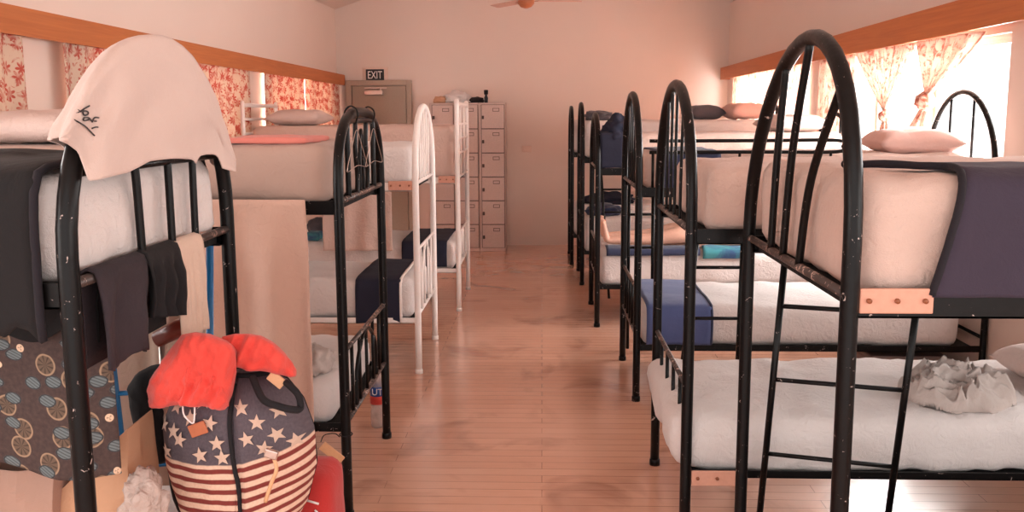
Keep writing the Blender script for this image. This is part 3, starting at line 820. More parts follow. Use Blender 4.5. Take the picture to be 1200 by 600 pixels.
# ---------------------------------------------------------------- blankets
gb = 'blankets folded across the foot of the beds'
def foldprof(y0, y1, zt, zn, zf): return [(y0 - .012, zn), (y0 - .016, (zn + zt) / 2), (y0 - .005, zt - .03), (y0 + .05, zt + .006), ((y0 + y1) / 2, zt + .012), (y1 - .05, zt + .006), (y1 + .008, zt - .04), (y1 + .014, zf)]
drape('blanket', .90, 2.40, [(1.922, 1.235), (1.916, 1.36), (1.93, 1.475), (1.985, 1.513), (2.10, 1.518), (2.27, 1.516)], 'navy', 'dark plum blanket with black binding over the nearest right upper mattress', 'blanket', gb, seed=1, xf=lambda v: -.02 + .07 * min(1, v / .5) - .16 * max(0, v - .6) / .4, trim=('navytrim', 0), amp=.006)
drape('blanket', .66, 1.0, foldprof(4.80 + .015, 5.61, 1.425, 1.24, 1.26), 'navyblue', 'navy blanket folded over the upper mattress behind the guard rail', 'blanket', gb, seed=2, amp=.005)
drape('blanket', .60, .97, foldprof(4.812, 5.61, .555, .335, .4), 'blueblanket', 'bright blue blanket draped over the third right lower bed', 'blanket', gb, seed=3, amp=.006, trim=('navyblue', 1))
drape('blanket', -1.19, -.90, foldprof(5.318, 6.12, .605, .33, .4), 'deepnavy', 'dark navy blanket draped over the lower bed of the pointed white bunk', 'blanket', gb, seed=4, amp=.005, trim=('whitemetal', 1))
drape('blanket', -1.18, -.80, foldprof(7.078, 7.94, .585, .38, .4), 'deepnavy', 'dark navy blanket on the lower bed of the square-ended white bunk', 'blanket', gb, seed=5, amp=.005)
drape('blanket', -2.45, -1.03, [(1.685, 1.22), (1.68, 1.34), (1.69, 1.46), (1.74, 1.54), (2.1, 1.55), (2.5, 1.54), (2.575, 1.48), (2.58, 1.35)], 'blackcloth', 'black blanket covering the upper bed of the t-shirt bunk', 'blanket', gb, seed=6, amp=.012, trim=('navytrim', 1), hem=.08)
blob('bundled_blanket', (.60, 6.70, 1.50), (.13, .14, .14), 'deepnavy', 'dark navy blanket bundled at the end of the fourth right upper bunk', 'blanket', 3, .3)
drape('blanket', .445, .62, foldprof(6.56, 7.32, 1.505, 1.24, 1.26), 'deepnavy', 'navy blanket hanging over the aisle end of the fourth right upper bed', 'blanket', gb, seed=8)
blob('crumpled_clothes', (.56, 8.45, 1.62), (.14, .13, .06), 'grey', 'grey crumpled clothes on the fifth right upper mattress', 'clothes', 4, .35, flat=-.03)
blob('blue_clothes', (.62, 8.5, .70), (.17, .2, .07), 'navyblue', 'dark blue clothes heaped on the fifth right lower bed', 'clothes', 6, .3, flat=-.045)
blob('blanket_heap', (.75, 9.6, .70), (.3, .2, .08), 'deepnavy', 'dark blanket heaped on the farthest right lower bed', 'blanket', 7, .25, flat=-.045)
# pillows
gp = 'pillows on the bunks'
pillow('pillow', (2.16, 5.12, 1.475), .54, .46, .16, 'pillow_pink', 1.45, 0, 1, 'plump rose pillow in front of the blown-out right window', group=gp)
pillow('pillow', (2.0, 7.0, 1.565), .45, .55, .15, 'pillow', .1, 0, 2, 'pillow on the fourth right upper bunk seen through the nearest hoop', group=gp)
pillow('pillow', (1.98, 8.5, 1.665), .40, .5, .17, 'pillow_pink', .1, 0, 3, 'rose pillow beside the grey one under the far right window', group=gp)
pillow('pillow', (1.60, 8.6, 1.655), .36, .32, .15, 'grey', .2, 0, 4, 'dark grey oval cushion against the back wall at the right', 'cushion')
pillow('pillow', (2.15, 3.4, .62), .40, .6, .16, 'pillow', .0, -.1, 5, 'white pillow at the right edge beside the crumpled sheet', group=gp)
pillow('pillow', (-2.15, 3.70, 1.60), .5, .62, .15, 'pillow', 0, 0, 6, 'white pillow at the left edge behind the black blanket', group=gp)
pillow('pillow', (-2.12, 7.5, 1.625), .46, .6, .15, 'pillow', 0, 0, 7, 'white pillow on the square-ended white bunk below the red curtains', group=gp)
blob('crumpled_sheet', (-1.93, 4.05, 1.56), (.09, .10, .05), 'sheet', 'small white crumpled cloth on the taupe mattress beside the t-shirt', 'cloth', 9, .5, flat=-.025, ridg=.2)
softbox('folded_towel', (-1.28, 3.36, 1.538), (-.93, 3.75, 1.565), .012, 'pink', None, .004, 8, .02, 3)
tag(bpy.data.objects['folded_towel'], 'folded pink towel lying on the taupe mattress beside the hangers', 'towel')

# crumpled grey sheet
def clump():
    bm = bmesh.new(); n = 120; vs = []
    for i in range(n + 1):
        row = []
        for j in range(n + 1):
            u = 2 * i / n - 1; v = 2 * j / n - 1
            rr = (abs(u) ** 2.4 + abs(v) ** 2.4)
            h = max(0, 1 - rr) ** .42
            q = V((u * 1.5, v * 1.5, 0))
            wv = V((noise.noise(q * 1.3 + V((3, 1, 0))), noise.noise(q * 1.3 + V((9, 4, 0))), 0)) * .9
            n1 = noise.noise(q * .9 + V((2, 8, 1))); n2 = noise.noise(q * 1.1 + V((7, 3, 4)))
            f = math.sin(6.0 * (u * .7 + v * .9) + 4.5 * n1 + 1.0) ; g = math.sin(8.5 * (v * .5 - u * .9) + 5.0 * n2)
            f = 1 - abs(f) ** .7 * 2; g = 1 - abs(g) ** .7 * 2
            z = .006 + h * (.125 + .030 * f * (.6 + n2) + .026 * g * (.6 - n1) + .05 * n1 + .012 * noise.noise(q * 5))
            row.append(bm.verts.new((u * .205 + .012 * f * h, v * .17 + .012 * g * h, max(.002, z))))
        vs.append(row)
    for i in range(n):
        for j in range(n):
            m_ = vs[i][j].co
            bm.faces.new((vs[i][j], vs[i + 1][j], vs[i + 1][j + 1], vs[i][j + 1]))
    dead = [v for v in bm.verts if v.co.z <= .0065 and (v.co.x / .205) ** 2 + (v.co.y / .17) ** 2 > 1.15]
    bmesh.ops.delete(bm, geom=dead, context='VERTS')
    o = link('crumpled_sheet', bm, 'lump'); solid(o, .006, -1)
    o.location = (1.62, 3.29, .535)
    return tag(o, 'grey-white sheet crumpled in a heap on the lower mattress near right', 'sheet')
clump()

# ---------------------------------------------------------------- person on the fourth right lower bed
def skinmesh(name, verts, edges, rad, mat, parent=None, root=0, sub=2):
    me = bpy.data.meshes.new(name + '_cage'); me.from_pydata([tuple(v) for v in verts], edges, [])
    o = bpy.data.objects.new(name + '_cage', me); C.objects.link(o)
    sm = o.modifiers.new('s', 'SKIN'); sm.use_smooth_shade = True
    for i, r in enumerate(rad):
        rr = r if isinstance(r, tuple) else (r, r); me.skin_vertices[0].data[i].radius = rr
    me.skin_vertices[0].data[root].use_root = True
    ss = o.modifiers.new('u', 'SUBSURF'); ss.levels = sub; ss.render_levels = sub
    dg = bpy.context.evaluated_depsgraph_get(); dg.update()
    m2 = bpy.data.meshes.new_from_object(o.evaluated_get(dg)); m2.name = name
    bpy.data.objects.remove(o)
    m2.materials.clear(); m2.materials.append(M[mat])
    for p_ in m2.polygons: p_.use_smooth = True
    o2 = bpy.data.objects.new(name, m2); C.objects.link(o2)
    if parent: o2.parent = parent
    return o2
def person():
    z = .60; y = 6.86
    v = []; e = []; r = []
    def add(p, rad, par=None):
        v.append(V(p)); r.append(rad); i = len(v) - 1
        if par is not None: e.append((par, i))
        return i
    pel = add((1.32, y, z + .12), (.14, .10))
    bel = add((1.48, y, z + .12), (.13, .10), pel); che = add((1.68, y, z + .13), (.15, .11), bel); sh = add((1.80, y, z + .13), (.12, .09), che)
    nk = add((1.89, y, z + .14), .055, sh); hd = add((1.99, y, z + .16), (.075, .09), nk); tp = add((2.09, y, z + .16), (.07, .085), hd)
    for s in (-1, 1):
        hp = add((1.26, y + s * .09, z + .11), .085, pel)
        th = add((1.08, y + s * .12, z + .10), .075, hp)
        kn = add((.90, y + s * .13, z + .07), .048, th)
        ca = add((.74, y + s * .13, z + .06), .044, kn)
        an = add((.545, y + s * .13, z + .055), .033, ca)
        he = add((.515, y + s * .13, z + .06), .034, an)
        ft = add((.50, y + s * .135, z + .13), (.034, .024), he)
        to = add((.49, y + s * .14, z + .19), (.04, .016), ft)
        for k in range(5):
            add((.488 - .002 * k, y + s * (.115 + .013 * k), z + .215 + (.01 if k == 0 else .004 - .004 * k)), .009 - .0007 * k, to)
        sho = add((1.80, y + s * .17, z + .12), .055, sh)
        el = add((1.55, y + s * .25, z + .07), .04, sho)
        wr = add((1.32, y + s * .24, z + .06), .026, el)
        pm = add((1.24, y + s * .235, z + .05), (.034, .018), wr)
        for k in range(4):
            b = add((1.185, y + s * .235 + (k - 1.5) * .018, z + .045), .0085, pm)
            add((1.14 + .006 * abs(k - 1.5), y + s * .235 + (k - 1.5) * .02, z + .032), .0075, b)
        t = add((1.225, y + s * .195, z + .045), .009, pm); add((1.195, y + s * .175, z + .035), .008, t)
    o = skinmesh('person', v, e, r, 'skin', None, pel)
    # face
    bm = bmesh.new(); bm.from_mesh(o.data)
    def lump(c, s):
        g = bmesh.ops.create_icosphere(bm, subdivisions=2, radius=1)
        for q in g['verts']: q.co = V((q.co.x * s[0], q.co.y * s[1], q.co.z * s[2])) + V(c)
    lump((1.985, y, z + .262), (.022, .013, .02)); lump((1.955, y, z + .248), (.008, .024, .008))
    for s in (-1, 1): lump((2.0, y + s * .082, z + .17), (.028, .01, .02)); lump((2.01, y + s * .03, z + .245), (.01, .014, .008))
    bm.to_mesh(o.data); bm.free()
    for p_ in o.data.polygons: p_.use_smooth = True
    tag(o, 'person lying on a lower bunk with bare legs and feet towards the aisle', 'person')
    # clothes follow the body
    vs = [V((1.18, y - .10, z + .10)), V((1.30, y - .07, z + .12)), V((1.18, y + .10, z + .10)), V((1.30, y, z + .12)), V((1.5, y, z + .12)), V((1.7, y, z + .13)), V((1.82, y, z + .13)), V((1.8, y - .17, z + .12)), V((1.65, y - .22, z + .09)), V((1.8, y + .17, z + .12)), V((1.65, y + .22, z + .09)), V((1.30, y + .07, z + .12))]
    skinmesh('clothing', vs, [(3, 1), (1, 0), (3, 11), (11, 2), (3, 4), (4, 5), (5, 6), (6, 7), (7, 8), (6, 9), (9, 10)], [.095, .105, .095, (.155, .12), (.145, .12), (.165, .125), (.12, .10), .07, .055, .07, .055, .105], 'teal', o, 3)
    blob('hair', (2.07, y, z + .15), (.085, .095, .10), 'hair', None, None, 2, .08, parent=o)
    return o
person()
pillow('pillow', (2.03, 6.93, .665), .38, .6, .11, 'pillow', 0, 0, 11, 'pillow under the head of the lying person', group=gp)
drape('blanket', 1.24, 1.6, [(6.538, .545), (6.532, .59), (6.56, .622), (6.64, .635), (6.70, .635)], 'teal', 'turquoise patterned cloth on the fourth right lower bed, seen below an upper mattress', 'cloth', None, seed=13, amp=.006)
drape('blanket', .50, 1.22, [(6.545, .565), (6.542, .585), (6.56, .607), (6.62, .618), (6.68, .618)], 'navyblue', 'dark blue blanket along the near edge of the fourth right lower bed', 'blanket', None, seed=12, amp=.006)

# ---------------------------------------------------------------- hanging cloths, left side
hang('hanging_sheet', (-1.96, 3.285, 1.33), (-.92, 3.27, 1.325), .98, 'towel', 'large beige sheet hanging as a curtain below the taupe mattress', 'sheet', 4.5, .03, .005, 2.0, nrm=(0, -1, 0))
hang('hanging_sheet', (-1.82, 6.98, 1.15), (-1.24, 6.98, 1.15), .62, 'sheet_peach', 'pale sheet hanging below the upper bed of the square-ended white bunk', 'sheet', 3, .012, .004, 1.0, nrm=(0, -1, 0))
hang('towel', (-.97, 1.76, 1.305), (-.97, 1.985, 1.305), .31, 'charcoal', 'charcoal towel hanging over the rail under the t-shirt, nearest one', 'towel', 1.4, .012, .006, .5, nrm=(1, 0, 0), back=.2, lens=lambda u: .20 + .015 * u + .012 * math.sin(u * 7), rod=.022)
hang('black_garment', (-.97, 1.99, 1.305), (-.97, 2.17, 1.305), .31, 'blackshirt', 'black garment with soft folds on the rail between grey towel and cream cloth', 'clothes', 3, .014, .005, 1.5, nrm=(1, 0, 0), back=.2, lens=lambda u: .14 + .035 * u, rod=.024)
hang('cream_scarf', (-.97, 2.17, 1.305), (-.97, 2.33, 1.305), .25, 'cream', 'cream cloth hanging in narrow folds beside the blue ladder', 'cloth', 4, .010, .004, 2.5, nrm=(1, 0, 0), back=.2, rod=.022)
hang('cream_sheet', (-1.45, 2.75, 1.15), (-1.12, 2.75, 1.15), .85, 'cream', 'cream rumpled sheet hanging behind the blue ladder', 'sheet', 2, .03, .005, .7, nrm=(0, -1, 0))
o = hang('mushroom_cloth', (-1.75, 1.86, 1.22), (U(137, 520, y=1.86).x, 1.86, 1.20), .52, 'mushroom', 'dark cloth printed with mushrooms and leaves hanging at the lower left', 'cloth', 2.5, .010, .004, .2, nrm=(0, -1, 0), lens=lambda u: .37 + .02 * math.sin(u * 9), uvs=(.84, .4))
hang('bunk_shade_sheet', (-1.75, 1.83, 1.27), (-.985, 1.83, 1.27), .2, 'blackcloth', 'added black sheet with a jagged hem standing for the shade inside the bunk above the mushroom cloth', 'blanket', 4, .01, .006, .9, nrm=(0, -1, 0), lens=lambda u: .085 + .035 * abs(math.sin(u * 14)) + .03 * noise.noise(V((u * 9, 0, 0))))  # black sheet added in place of the shade inside the bunk

# ---------------------------------------------------------------- t-shirt over the nearest left hoop
def tee():
    pts = [(70, 161, 164), (76, 143, 167), (84, 126, 172), (92, 112, 178), (99, 96, 197), (104, 87, 212), (114, 72, 211), (126, 59, 208), (138, 50, 205), (150, 45, 202), (162, 42, 196), (175, 41, 189), (190, 42, 187), (202, 46, 186), (214, 54, 186),
           (226, 66, 187), (230, 72, 192), (233, 77, 183), (242, 91, 181), (252, 111, 181), (257, 124, 186), (260, 136, 197), (266, 152, 199), (271, 170, 200), (276, 186, 201)]
    def at(px):
        for a, b in zip(pts, pts[1:]):
            if px <= b[0]:
                t = (px - a[0]) / (b[0] - a[0]); return a[1] + (b[1] - a[1]) * t, a[2] + (b[2] - a[2]) * t
        return pts[-1][1:]
    def fn(u, v, side):
        px = 70 + 206 * u
        t, b = at(px)
        py = t + (b - t) * v
        s = min(1, v * 2.2)
        q = U(px, py, x=-.945)
        d = .036 * math.sqrt(min(1, max(0, v * (b - t) / 25)))
        fold = .015 * math.sin(u * 17 + v * 3 + 2 * noise.noise(V((u * 3, v * 2, 1)))) * s * (.3 + 1.2 * abs(u - .5)) + .006 * noise.noise(V((u * 7, v * 5, 3)))
        xx = -.97 + d + fold + .012 * v
        if side > 0: return U(px, py, x=xx)
        q = U(px, py, x=-.97); return V((-.97 - d - fold * .5, q.y, q.z))
    bm = bmesh.new(); nu, nv = 80, 40
    rows = []
    for i in range(nu + 1):
        f = [bm.verts.new(fn(i / nu, j / nv, 1)) for j in range(nv + 1)]
        b = [bm.verts.new(fn(i / nu, j / nv, -1)) for j in range(1, nv - 3)]
        rows.append((f, b))
    for i in range(nu):
        f0, b0 = rows[i]; f1, b1 = rows[i + 1]
        for j in range(nv): bm.faces.new((f0[j], f0[j + 1], f1[j + 1], f1[j]))
        bm.faces.new((f0[0], f1[0], b1[0], b0[0]))
        for j in range(len(b0) - 1): bm.faces.new((b0[j], b1[j], b1[j + 1], b0[j + 1]))
    bmesh.ops.recalc_face_normals(bm, faces=bm.faces)
    o = link('t_shirt', bm, 'tee'); solid(o, .003)
    tag(o, 'white t-shirt with handwriting on its sleeve draped over the nearest left hoop', 't-shirt')
    def P(px, py):
        u = (px - 70) / 206; t, b = at(px); v = (py - t) / (b - t)
        q = fn(u, max(0, min(1, v)), 1); return q + V((.004, -.001, 0))
    bm = bmesh.new()
    k = 6.0
    strokes = [[(87, 126), (90, 129), (93, 131)], [(103, 124), (96, 128), (90, 132), (84, 134)],   # y
               [(95, 132), (97, 135), (101, 134), (101, 131), (97, 130), (95, 132)],               # o
               [(104, 139), (100, 141), (96, 141), (97, 138), (102, 138), (105, 141), (111, 142)], [(106, 143), (109, 138), (114, 138)],
               [(106, 150.5), (110, 149), (113, 149)],
               [(82, 139), (90, 143), (98, 148), (104, 154), (109, 159)]]
    for s in strokes:
        tube(bm, [P(*p) for p in smooth_path([(a, b, 0) for a, b in s], 4) and [(p.x, p.y) for p in smooth_path([(a, b, 0) for a, b in s], 4)]], .0016, 6)
    link('handwriting', bm, 'ink', o)
    return o
tee()

# ---------------------------------------------------------------- hangers
for k, yy in enumerate((3.57, 3.93)):
    lab = ('wire hanger on the nearer side of the left black hoop', 'wire hanger on the farther side of the left black hoop')[k]
    h = empty('wire_hanger', lab, 'coat hanger', (-.80, yy, 1.62), 'wire hangers on the left bunk')
    pts = [(-.055, 1.645), (-.05, 1.672), (-.025, 1.688), (.0, 1.675), (.008, 1.648), (0, 1.625), (0, 1.59)]
    tubeobj('hook', smooth_path([(-.775 + p[0], yy - p[0] * .4, p[1]) for p in pts], 5), .004, 'black2', h, 6)
    w = .19
    tubeobj('hanger_body', smooth_path([(-.775, yy, 1.59), (-.775, yy + w * .5, 1.52), (-.775, yy + w, 1.44), (-.775, yy + w * .9, 1.425), (-.775, yy, 1.44), (-.775, yy - w * .9, 1.425), (-.775, yy - w, 1.44), (-.775, yy - w * .5, 1.52)], 4, True), .0017, 'chrome', h, 6, True)
    rebase(h)

# ---------------------------------------------------------------- luggage
# suitcase
sc_ = empty('suitcase', 'red suitcase with white stitching behind the starred backpack', 'suitcase', (-.79, 2.42, 0))
softbox('suitcase_shell', (-.985, 2.22, .05), (-.585, 2.42, .66), .05, 'redcase', sc_, .006, 8, .03, 3)
bm = bmesh.new()
for yy in (2.232,):
    loop = [(-.93, yy, .08), (-.65, yy, .08), (-.625, yy, .11), (-.62, yy, .53), (-.64, yy, .59), (-.68, yy, .61), (-.92, yy, .61)]
    sp = resample(smooth_path(loop, 5), 60)
    for a, b in zip(sp[::2], sp[1::2]): cyl(bm, a + V((.012, -.014, 0)), b + V((-.006, -.014, 0)), .003, 6)
link('white_stitching', bm, 'signwhite', sc_)
hx0, hx1 = U(192, 420, y=2.42).x, U(225, 400, y=2.42).x
for q in (hx0, hx0 + .13):
    tubeobj('handle_tube', [(q, 2.42, .62), (q, 2.42, U(192, 395, y=2.42).z)], .013, 'chrome', sc_, 8)
a_ = U(184, 398, y=2.40); b_ = U(233, 379, y=2.40)
bm = bmesh.new(); tube(bm, [a_ + V((-.0, 0, 0)), a_.lerp(b_, .5) + V((0, 0, .008)), b_], [.024, .027, .022], 12); link('handle_grip', bm, 'wood', sc_)
for (x, y) in ((-.95, 2.34), (-.63, 2.34), (-.95, 2.42), (-.63, 2.42)):
    bm = bmesh.new(); cyl(bm, (x - .012, y, .03), (x + .012, y, .03), .03, 16); link('wheel', bm, 'strap', sc_)
rebase(sc_)
# backpack
def backpack():
    root = empty('backpack', 'stars and stripes canvas backpack leaning on the red suitcase', 'backpack', (-.79, 2.12, .52))
    # outline of the bag face in the plane y=2.06, from photo positions
    left = [(478, 188), (455, 186), (438, 200), (500, 190), (540, 196), (570, 206), (600, 222), (640, 236)]
    yc = 2.12
    zt = U(280, 432, y=yc).z; zb = .50
    def edges(v):       # v 0 bottom .. 1 top
        zz = zb + (zt - zb) * v
        lx = -.885 + .02 * math.sin(v * 3) if False else None
        ks = [(0, -.84, -.70), (.12, -.90, -.665), (.3, -.955, -.615), (.5, -.98, -.588), (.7, -.985, -.592), (.85, -.96, -.617), (.95, -.915, -.655), (1, -.86, -.71)]
        for a, b in zip(ks, ks[1:]):
            if v <= b[0]:
                t = (v - a[0]) / (b[0] - a[0]); return zz, a[1] + (b[1] - a[1]) * t, a[2] + (b[2] - a[2]) * t
        return zz, ks[-1][1], ks[-1][2]
    def S(u, v):        # u around the front 0..1 (left edge to right edge)
        zz, x0, x1 = edges(v)
        x = x0 + (x1 - x0) * u
        dep = .13 * (max(0, 1 - abs(2 * u - 1) ** 2.6)) ** .5 * (max(0, 1 - abs(2 * min(max(v, 0), 1) - 1) ** 4)) ** .5
        seam = .012 * math.exp(-((u - .56 - .06 * (1 - v)) / .025) ** 2)
        w = .006 * noise.noise(V((u * 5, v * 5, 2))) + .004 * noise.noise(V((u * 14, v * 12, 5)))
        return V((x, yc - dep + seam + w, zz))
    sm = .57
    grid('main_pocket', lambda u, v: S(u * sm, v), 40, 60, 'stripes', root, 0, (.5, 1.0))
    grid('side_pocket', lambda u, v: S(sm + u * (1 - sm), v) + V((0, -.006, 0)), 30, 60, 'stripes2', root, 0, (.42, 1.0))
    def back(u, v):
        p = S(u, v); return V((p.x, yc + (yc - p.y) * .45, p.z))
    grid('back_panel', back, 40, 40, 'strap', root, 0)
    path = [S(sm + .02 * math.sin(k / 4), k / 24) + V((0, -.005, 0)) for k in range(1, 24)]
    tubeobj('zip', path, .006, 'strap', root, 8)
    path = [S(k / 24, .985) + V((0, -.004, .004)) for k in range(0, 25)]
    tubeobj('top_binding', path, .007, 'strap', root, 8)
    # stars
    def star(u, v, r, rot):
        bm = bmesh.new()
        c = bm.verts.new(S(u, v) + V((0, -.010, 0))); ring = []
        for k in range(10):
            rr = r if k % 2 == 0 else r * .42; a = rot + PI / 2 + k * PI / 5
            zz, x0, x1 = edges(v)
            ring.append(bm.verts.new(S(u + rr * math.cos(a) / (x1 - x0), v + rr * math.sin(a) / (zt - zb)) + V((0, -.009, 0))))
        for k in range(10): bm.faces.new((c, ring[k], ring[(k + 1) % 10]))
        link('star', bm, 'star', root, False)
    for (u, v, ro) in [(.10, .63, .2), (.22, .71, -.1), (.36, .64, .2), (.47, .70, 0), (.27, .82, .3), (.42, .80, -.2), (.50, .63, .1), (.13, .86, 0), (.05, .75, .3), (.34, .90, .1), (.16, .745, .2), (.66, .72, .2), (.74, .80, -.1), (.64, .87, .1), (.84, .73, .3), (.88, .84, 0), (.93, .68, .1), (.76, .67, -.2)]:
        star(u, v, .021, ro)
    # carry loop, label, tag, cord, buckle, straps
    a = U(296, 442, y=2.02); b = U(352, 478, y=2.0); c = U(326, 476, y=1.98)
    tubeobj('carry_handle', smooth_path([a, a.lerp(c, .5) + V((0, -.02, -.012)), c, U(343, 480, y=1.98), b, U(349, 462, y=2.0), U(335, 448, y=2.03)], 6), .009, 'strap', root, 8)
    q = U(324, 445, y=2.03)
    bm = bmesh.new(); box(bm, (-.022, -.003, -.014), (.022, .003, .014), .002); bmesh.ops.transform(bm, verts=bm.verts, matrix=Matrix.Translation(q) @ Matrix.Rotation(.7, 4, 'Y')); link('brand_patch', bm, 'tag', root, False)
    q = U(232, 503, y=1.985)
    bm = bmesh.new(); box(bm, (-.022, -.003, -.016), (.022, .003, .016), .002); bmesh.ops.transform(bm, verts=bm.verts, matrix=Matrix.Translation(q) @ Matrix.Rotation(-.35, 4, 'Y')); link('leather_tag', bm, 'leather', root, False)
    tubeobj('cord', smooth_path([U(214, 476, y=1.98), U(216, 487, y=1.975), U(226, 496, y=1.975), U(228, 485, y=1.975), U(228, 474, y=1.98)], 5), .0022, 'signwhite', root, 6)
    tubeobj('drawstring', smooth_path([U(320, 534, y=1.97), U(324, 550, y=1.965), U(318, 566, y=1.965), U(311, 588, y=1.97)], 5), .005, 'tag', root, 6)
    q = U(318, 532, y=1.965); bm = bmesh.new(); box(bm, (-.016, -.006, -.011), (.016, .006, .011), .003); bmesh.ops.transform(bm, verts=bm.verts, matrix=Matrix.Translation(q) @ Matrix.Rotation(.3, 4, 'Y')); link('buckle', bm, 'chrome', root, False)
    tubeobj('shoulder_strap', smooth_path([(-.93, yc + .03, zt - .12), (-1.0, yc + .06, .85), (-.99, yc + .05, .62), (-.90, yc + .02, .52)], 6), .012, 'strap', root, 8)
    rebase(root)
backpack()
# red fleece on top
def fleece():
    root = empty('red_fleece', 'bright red fleece garment heaped on top of the backpack', 'clothes', (-.85, 2.1, 1.0))
    def lobe(pts, rad, nm, seed):
        bm = bmesh.new(); P_ = smooth_path(pts, 8); n = len(P_)
        R_ = []
        for i in range(n):
            t = i / (n - 1) * (len(rad) - 1); k = min(len(rad) - 2, int(t)); R_.append(rad[k] + (rad[k + 1] - rad[k]) * (t - k))
        tube(bm, P_, R_, 36, flat=.9)
        for v in bm.verts:
            f = noise.fractal(v.co * 9 + V((seed, 0, 0)), 1, 2, 3); g = 1 - 2 * abs(noise.noise(v.co * 14 + V((seed, 3, 0))))
            c = min(P_, key=lambda q: (q - v.co).length)
            v.co += (v.co - c).normalized() * (.010 * f + .006 * g)
        bmesh.ops.recalc_face_normals(bm, faces=bm.faces)
        o = link(nm, bm, 'red', root); return o
    def puff(cols, y0, d, nm, seed):
        n = 46; m = 22
        def at(px):
            for a, b in zip(cols, cols[1:]):
                if px <= b[0]:
                    t = (px - a[0]) / (b[0] - a[0]); return a[1] + (b[1] - a[1]) * t, a[2] + (b[2] - a[2]) * t
            return cols[-1][1:]
        bm = bmesh.new(); F_ = []
        for i in range(n + 1):
            u = i / n; px = cols[0][0] + (cols[-1][0] - cols[0][0]) * u; t, b = at(px); ring = []
            e = math.sqrt(max(.02, 1 - abs(2 * u - 1) ** 3))
            for k in range(2 * m):
                an = PI * k / m; v = .5 - .5 * math.cos(an); py = t + (b - t) * v
                dd = d * e * abs(math.sin(an)) ** .6 * (1 if k <= m else -.8)
                q = U(px, py, y=y0 - dd)
                a_ = px * .055 + py * .030; b_ = px * .03 - py * .05
                wr = .020 * (1 - 2.2 * abs(noise.noise(V((a_, b_ * .35 + .4 * noise.noise(V((px * .02, py * .02, seed))), seed))))) + .010 * (1 - 2 * abs(noise.noise(V((a_ * .6 + 5, b_ * 1.3, seed + 4))))) + .005 * noise.noise(q * 25)
                q += V((.2, -1, .2)).normalized() * wr * (1 if k <= m else -.5)
                ring.append(bm.verts.new(q))
            F_.append(ring)
        for A, B in zip(F_, F_[1:]):
            for k in range(2 * m):
                k2 = (k + 1) % (2 * m); bm.faces.new((A[k], A[k2], B[k2], B[k]))
        bm.faces.new(F_[0]); bm.faces.new(F_[-1][::-1])
        bmesh.ops.recalc_face_normals(bm, faces=bm.faces)
        return link(nm, bm, 'red', root)
    puff([(174, 456, 470), (180, 440, 477), (190, 425, 477), (201, 408, 475), (213, 392, 473), (228, 389, 471), (245, 391, 475), (258, 396, 480), (266, 399, 478), (272, 403, 462), (277, 412, 436)], 2.00, .075, 'fleece_body', 1)
    puff([(262, 394, 424), (275, 391, 428), (290, 391, 434), (305, 393, 434), (320, 401, 436), (333, 413, 440), (342, 424, 441), (347, 433, 440)], 2.06, .05, 'sleeve', 3)
    puff([(200, 430, 470), (215, 424, 474), (235, 428, 476), (252, 438, 478), (262, 450, 478), (268, 462, 476)], 1.955, .035, 'fleece_fold', 5)
    rebase(root)
fleece()
# luggage tag on the hanger bunk post
lt = empty('luggage_tag', 'tan card luggage tag tied to the near post of the hanger bunk', 'tag', U(388, 530, y=3.22))
bm = bmesh.new(); box(bm, (-.052, -.002, -.020), (.052, .002, .020), .004)
bmesh.ops.transform(bm, verts=bm.verts, matrix=Matrix.Translation(U(389, 531, y=3.24)) @ Matrix.Rotation(.70, 4, 'Y')); link('card', bm, 'tag', lt, False)
tubeobj('string', smooth_path([U(376, 518, y=3.24), U(380, 510, y=3.26), U(392, 508, y=3.28), U(398, 512, y=3.29)], 5), .002, 'strap', lt, 6)
zz_ = U(398, 512, y=3.29).z
tubeobj('string_loop', [(-.80 + .026 * math.cos(k * PI / 8), 3.32 + .026 * math.sin(k * PI / 8), zz_) for k in range(16)], .0025, 'strap', lt, 6, True)
rebase(lt)
# black jacket by the ladder
jk = hang('black_jacket', U(190, 425, y=2.42), U(204, 418, y=2.30), .5, 'blackshirt', 'black jacket hanging between the blue ladder and the backpack', 'jacket', 2, .02, .01, 1, nrm=(0, -1, 0))
def jacket():
    outline = [(150, 452), (160, 437), (178, 428), (196, 425), (205, 440), (206, 500), (200, 540), (188, 545), (178, 520), (160, 505), (155, 480)]
    y = 2.45
    c = U(182, 480, y=y); bm = bmesh.new(); n = 40; rings = []
    pts = resample([U(p[0], p[1], y=y) for p in outline + outline[:1]], n)[:-1]
    for k, (s, d) in enumerate(((1.0, 0), (.93, -.02), (.7, -.035), (.35, -.045))):
        rings.append([bm.verts.new(c + (p - c) * s + V((0, d + .01 * noise.noise(p * 20), 0))) for p in pts])
    rings2 = []
    for k, (s, d) in enumerate(((.93, .02), (.5, .03))):
        rings2.append([bm.verts.new(c + (p - c) * s + V((0, d, 0))) for p in pts])
    def br(A, B, rev=False):
        for i in range(len(A)):
            j = (i + 1) % len(A); q = (A[i], A[j], B[j], B[i]); bm.faces.new(q[::-1] if rev else q)
    for A, B in zip(rings, rings[1:]): br(A, B)
    br(rings[0], rings2[0], True); br(rings2[0], rings2[1], True)
    bm.faces.new(rings[-1]); bm.faces.new(rings2[-1][::-1])
    bmesh.ops.recalc_face_normals(bm, faces=bm.faces)
    return bm
bpy.data.objects.remove(jk)
tag(link('black_jacket', jacket(), 'blackshirt'), 'black jacket hanging between the blue ladder and the backpack', 'jacket')
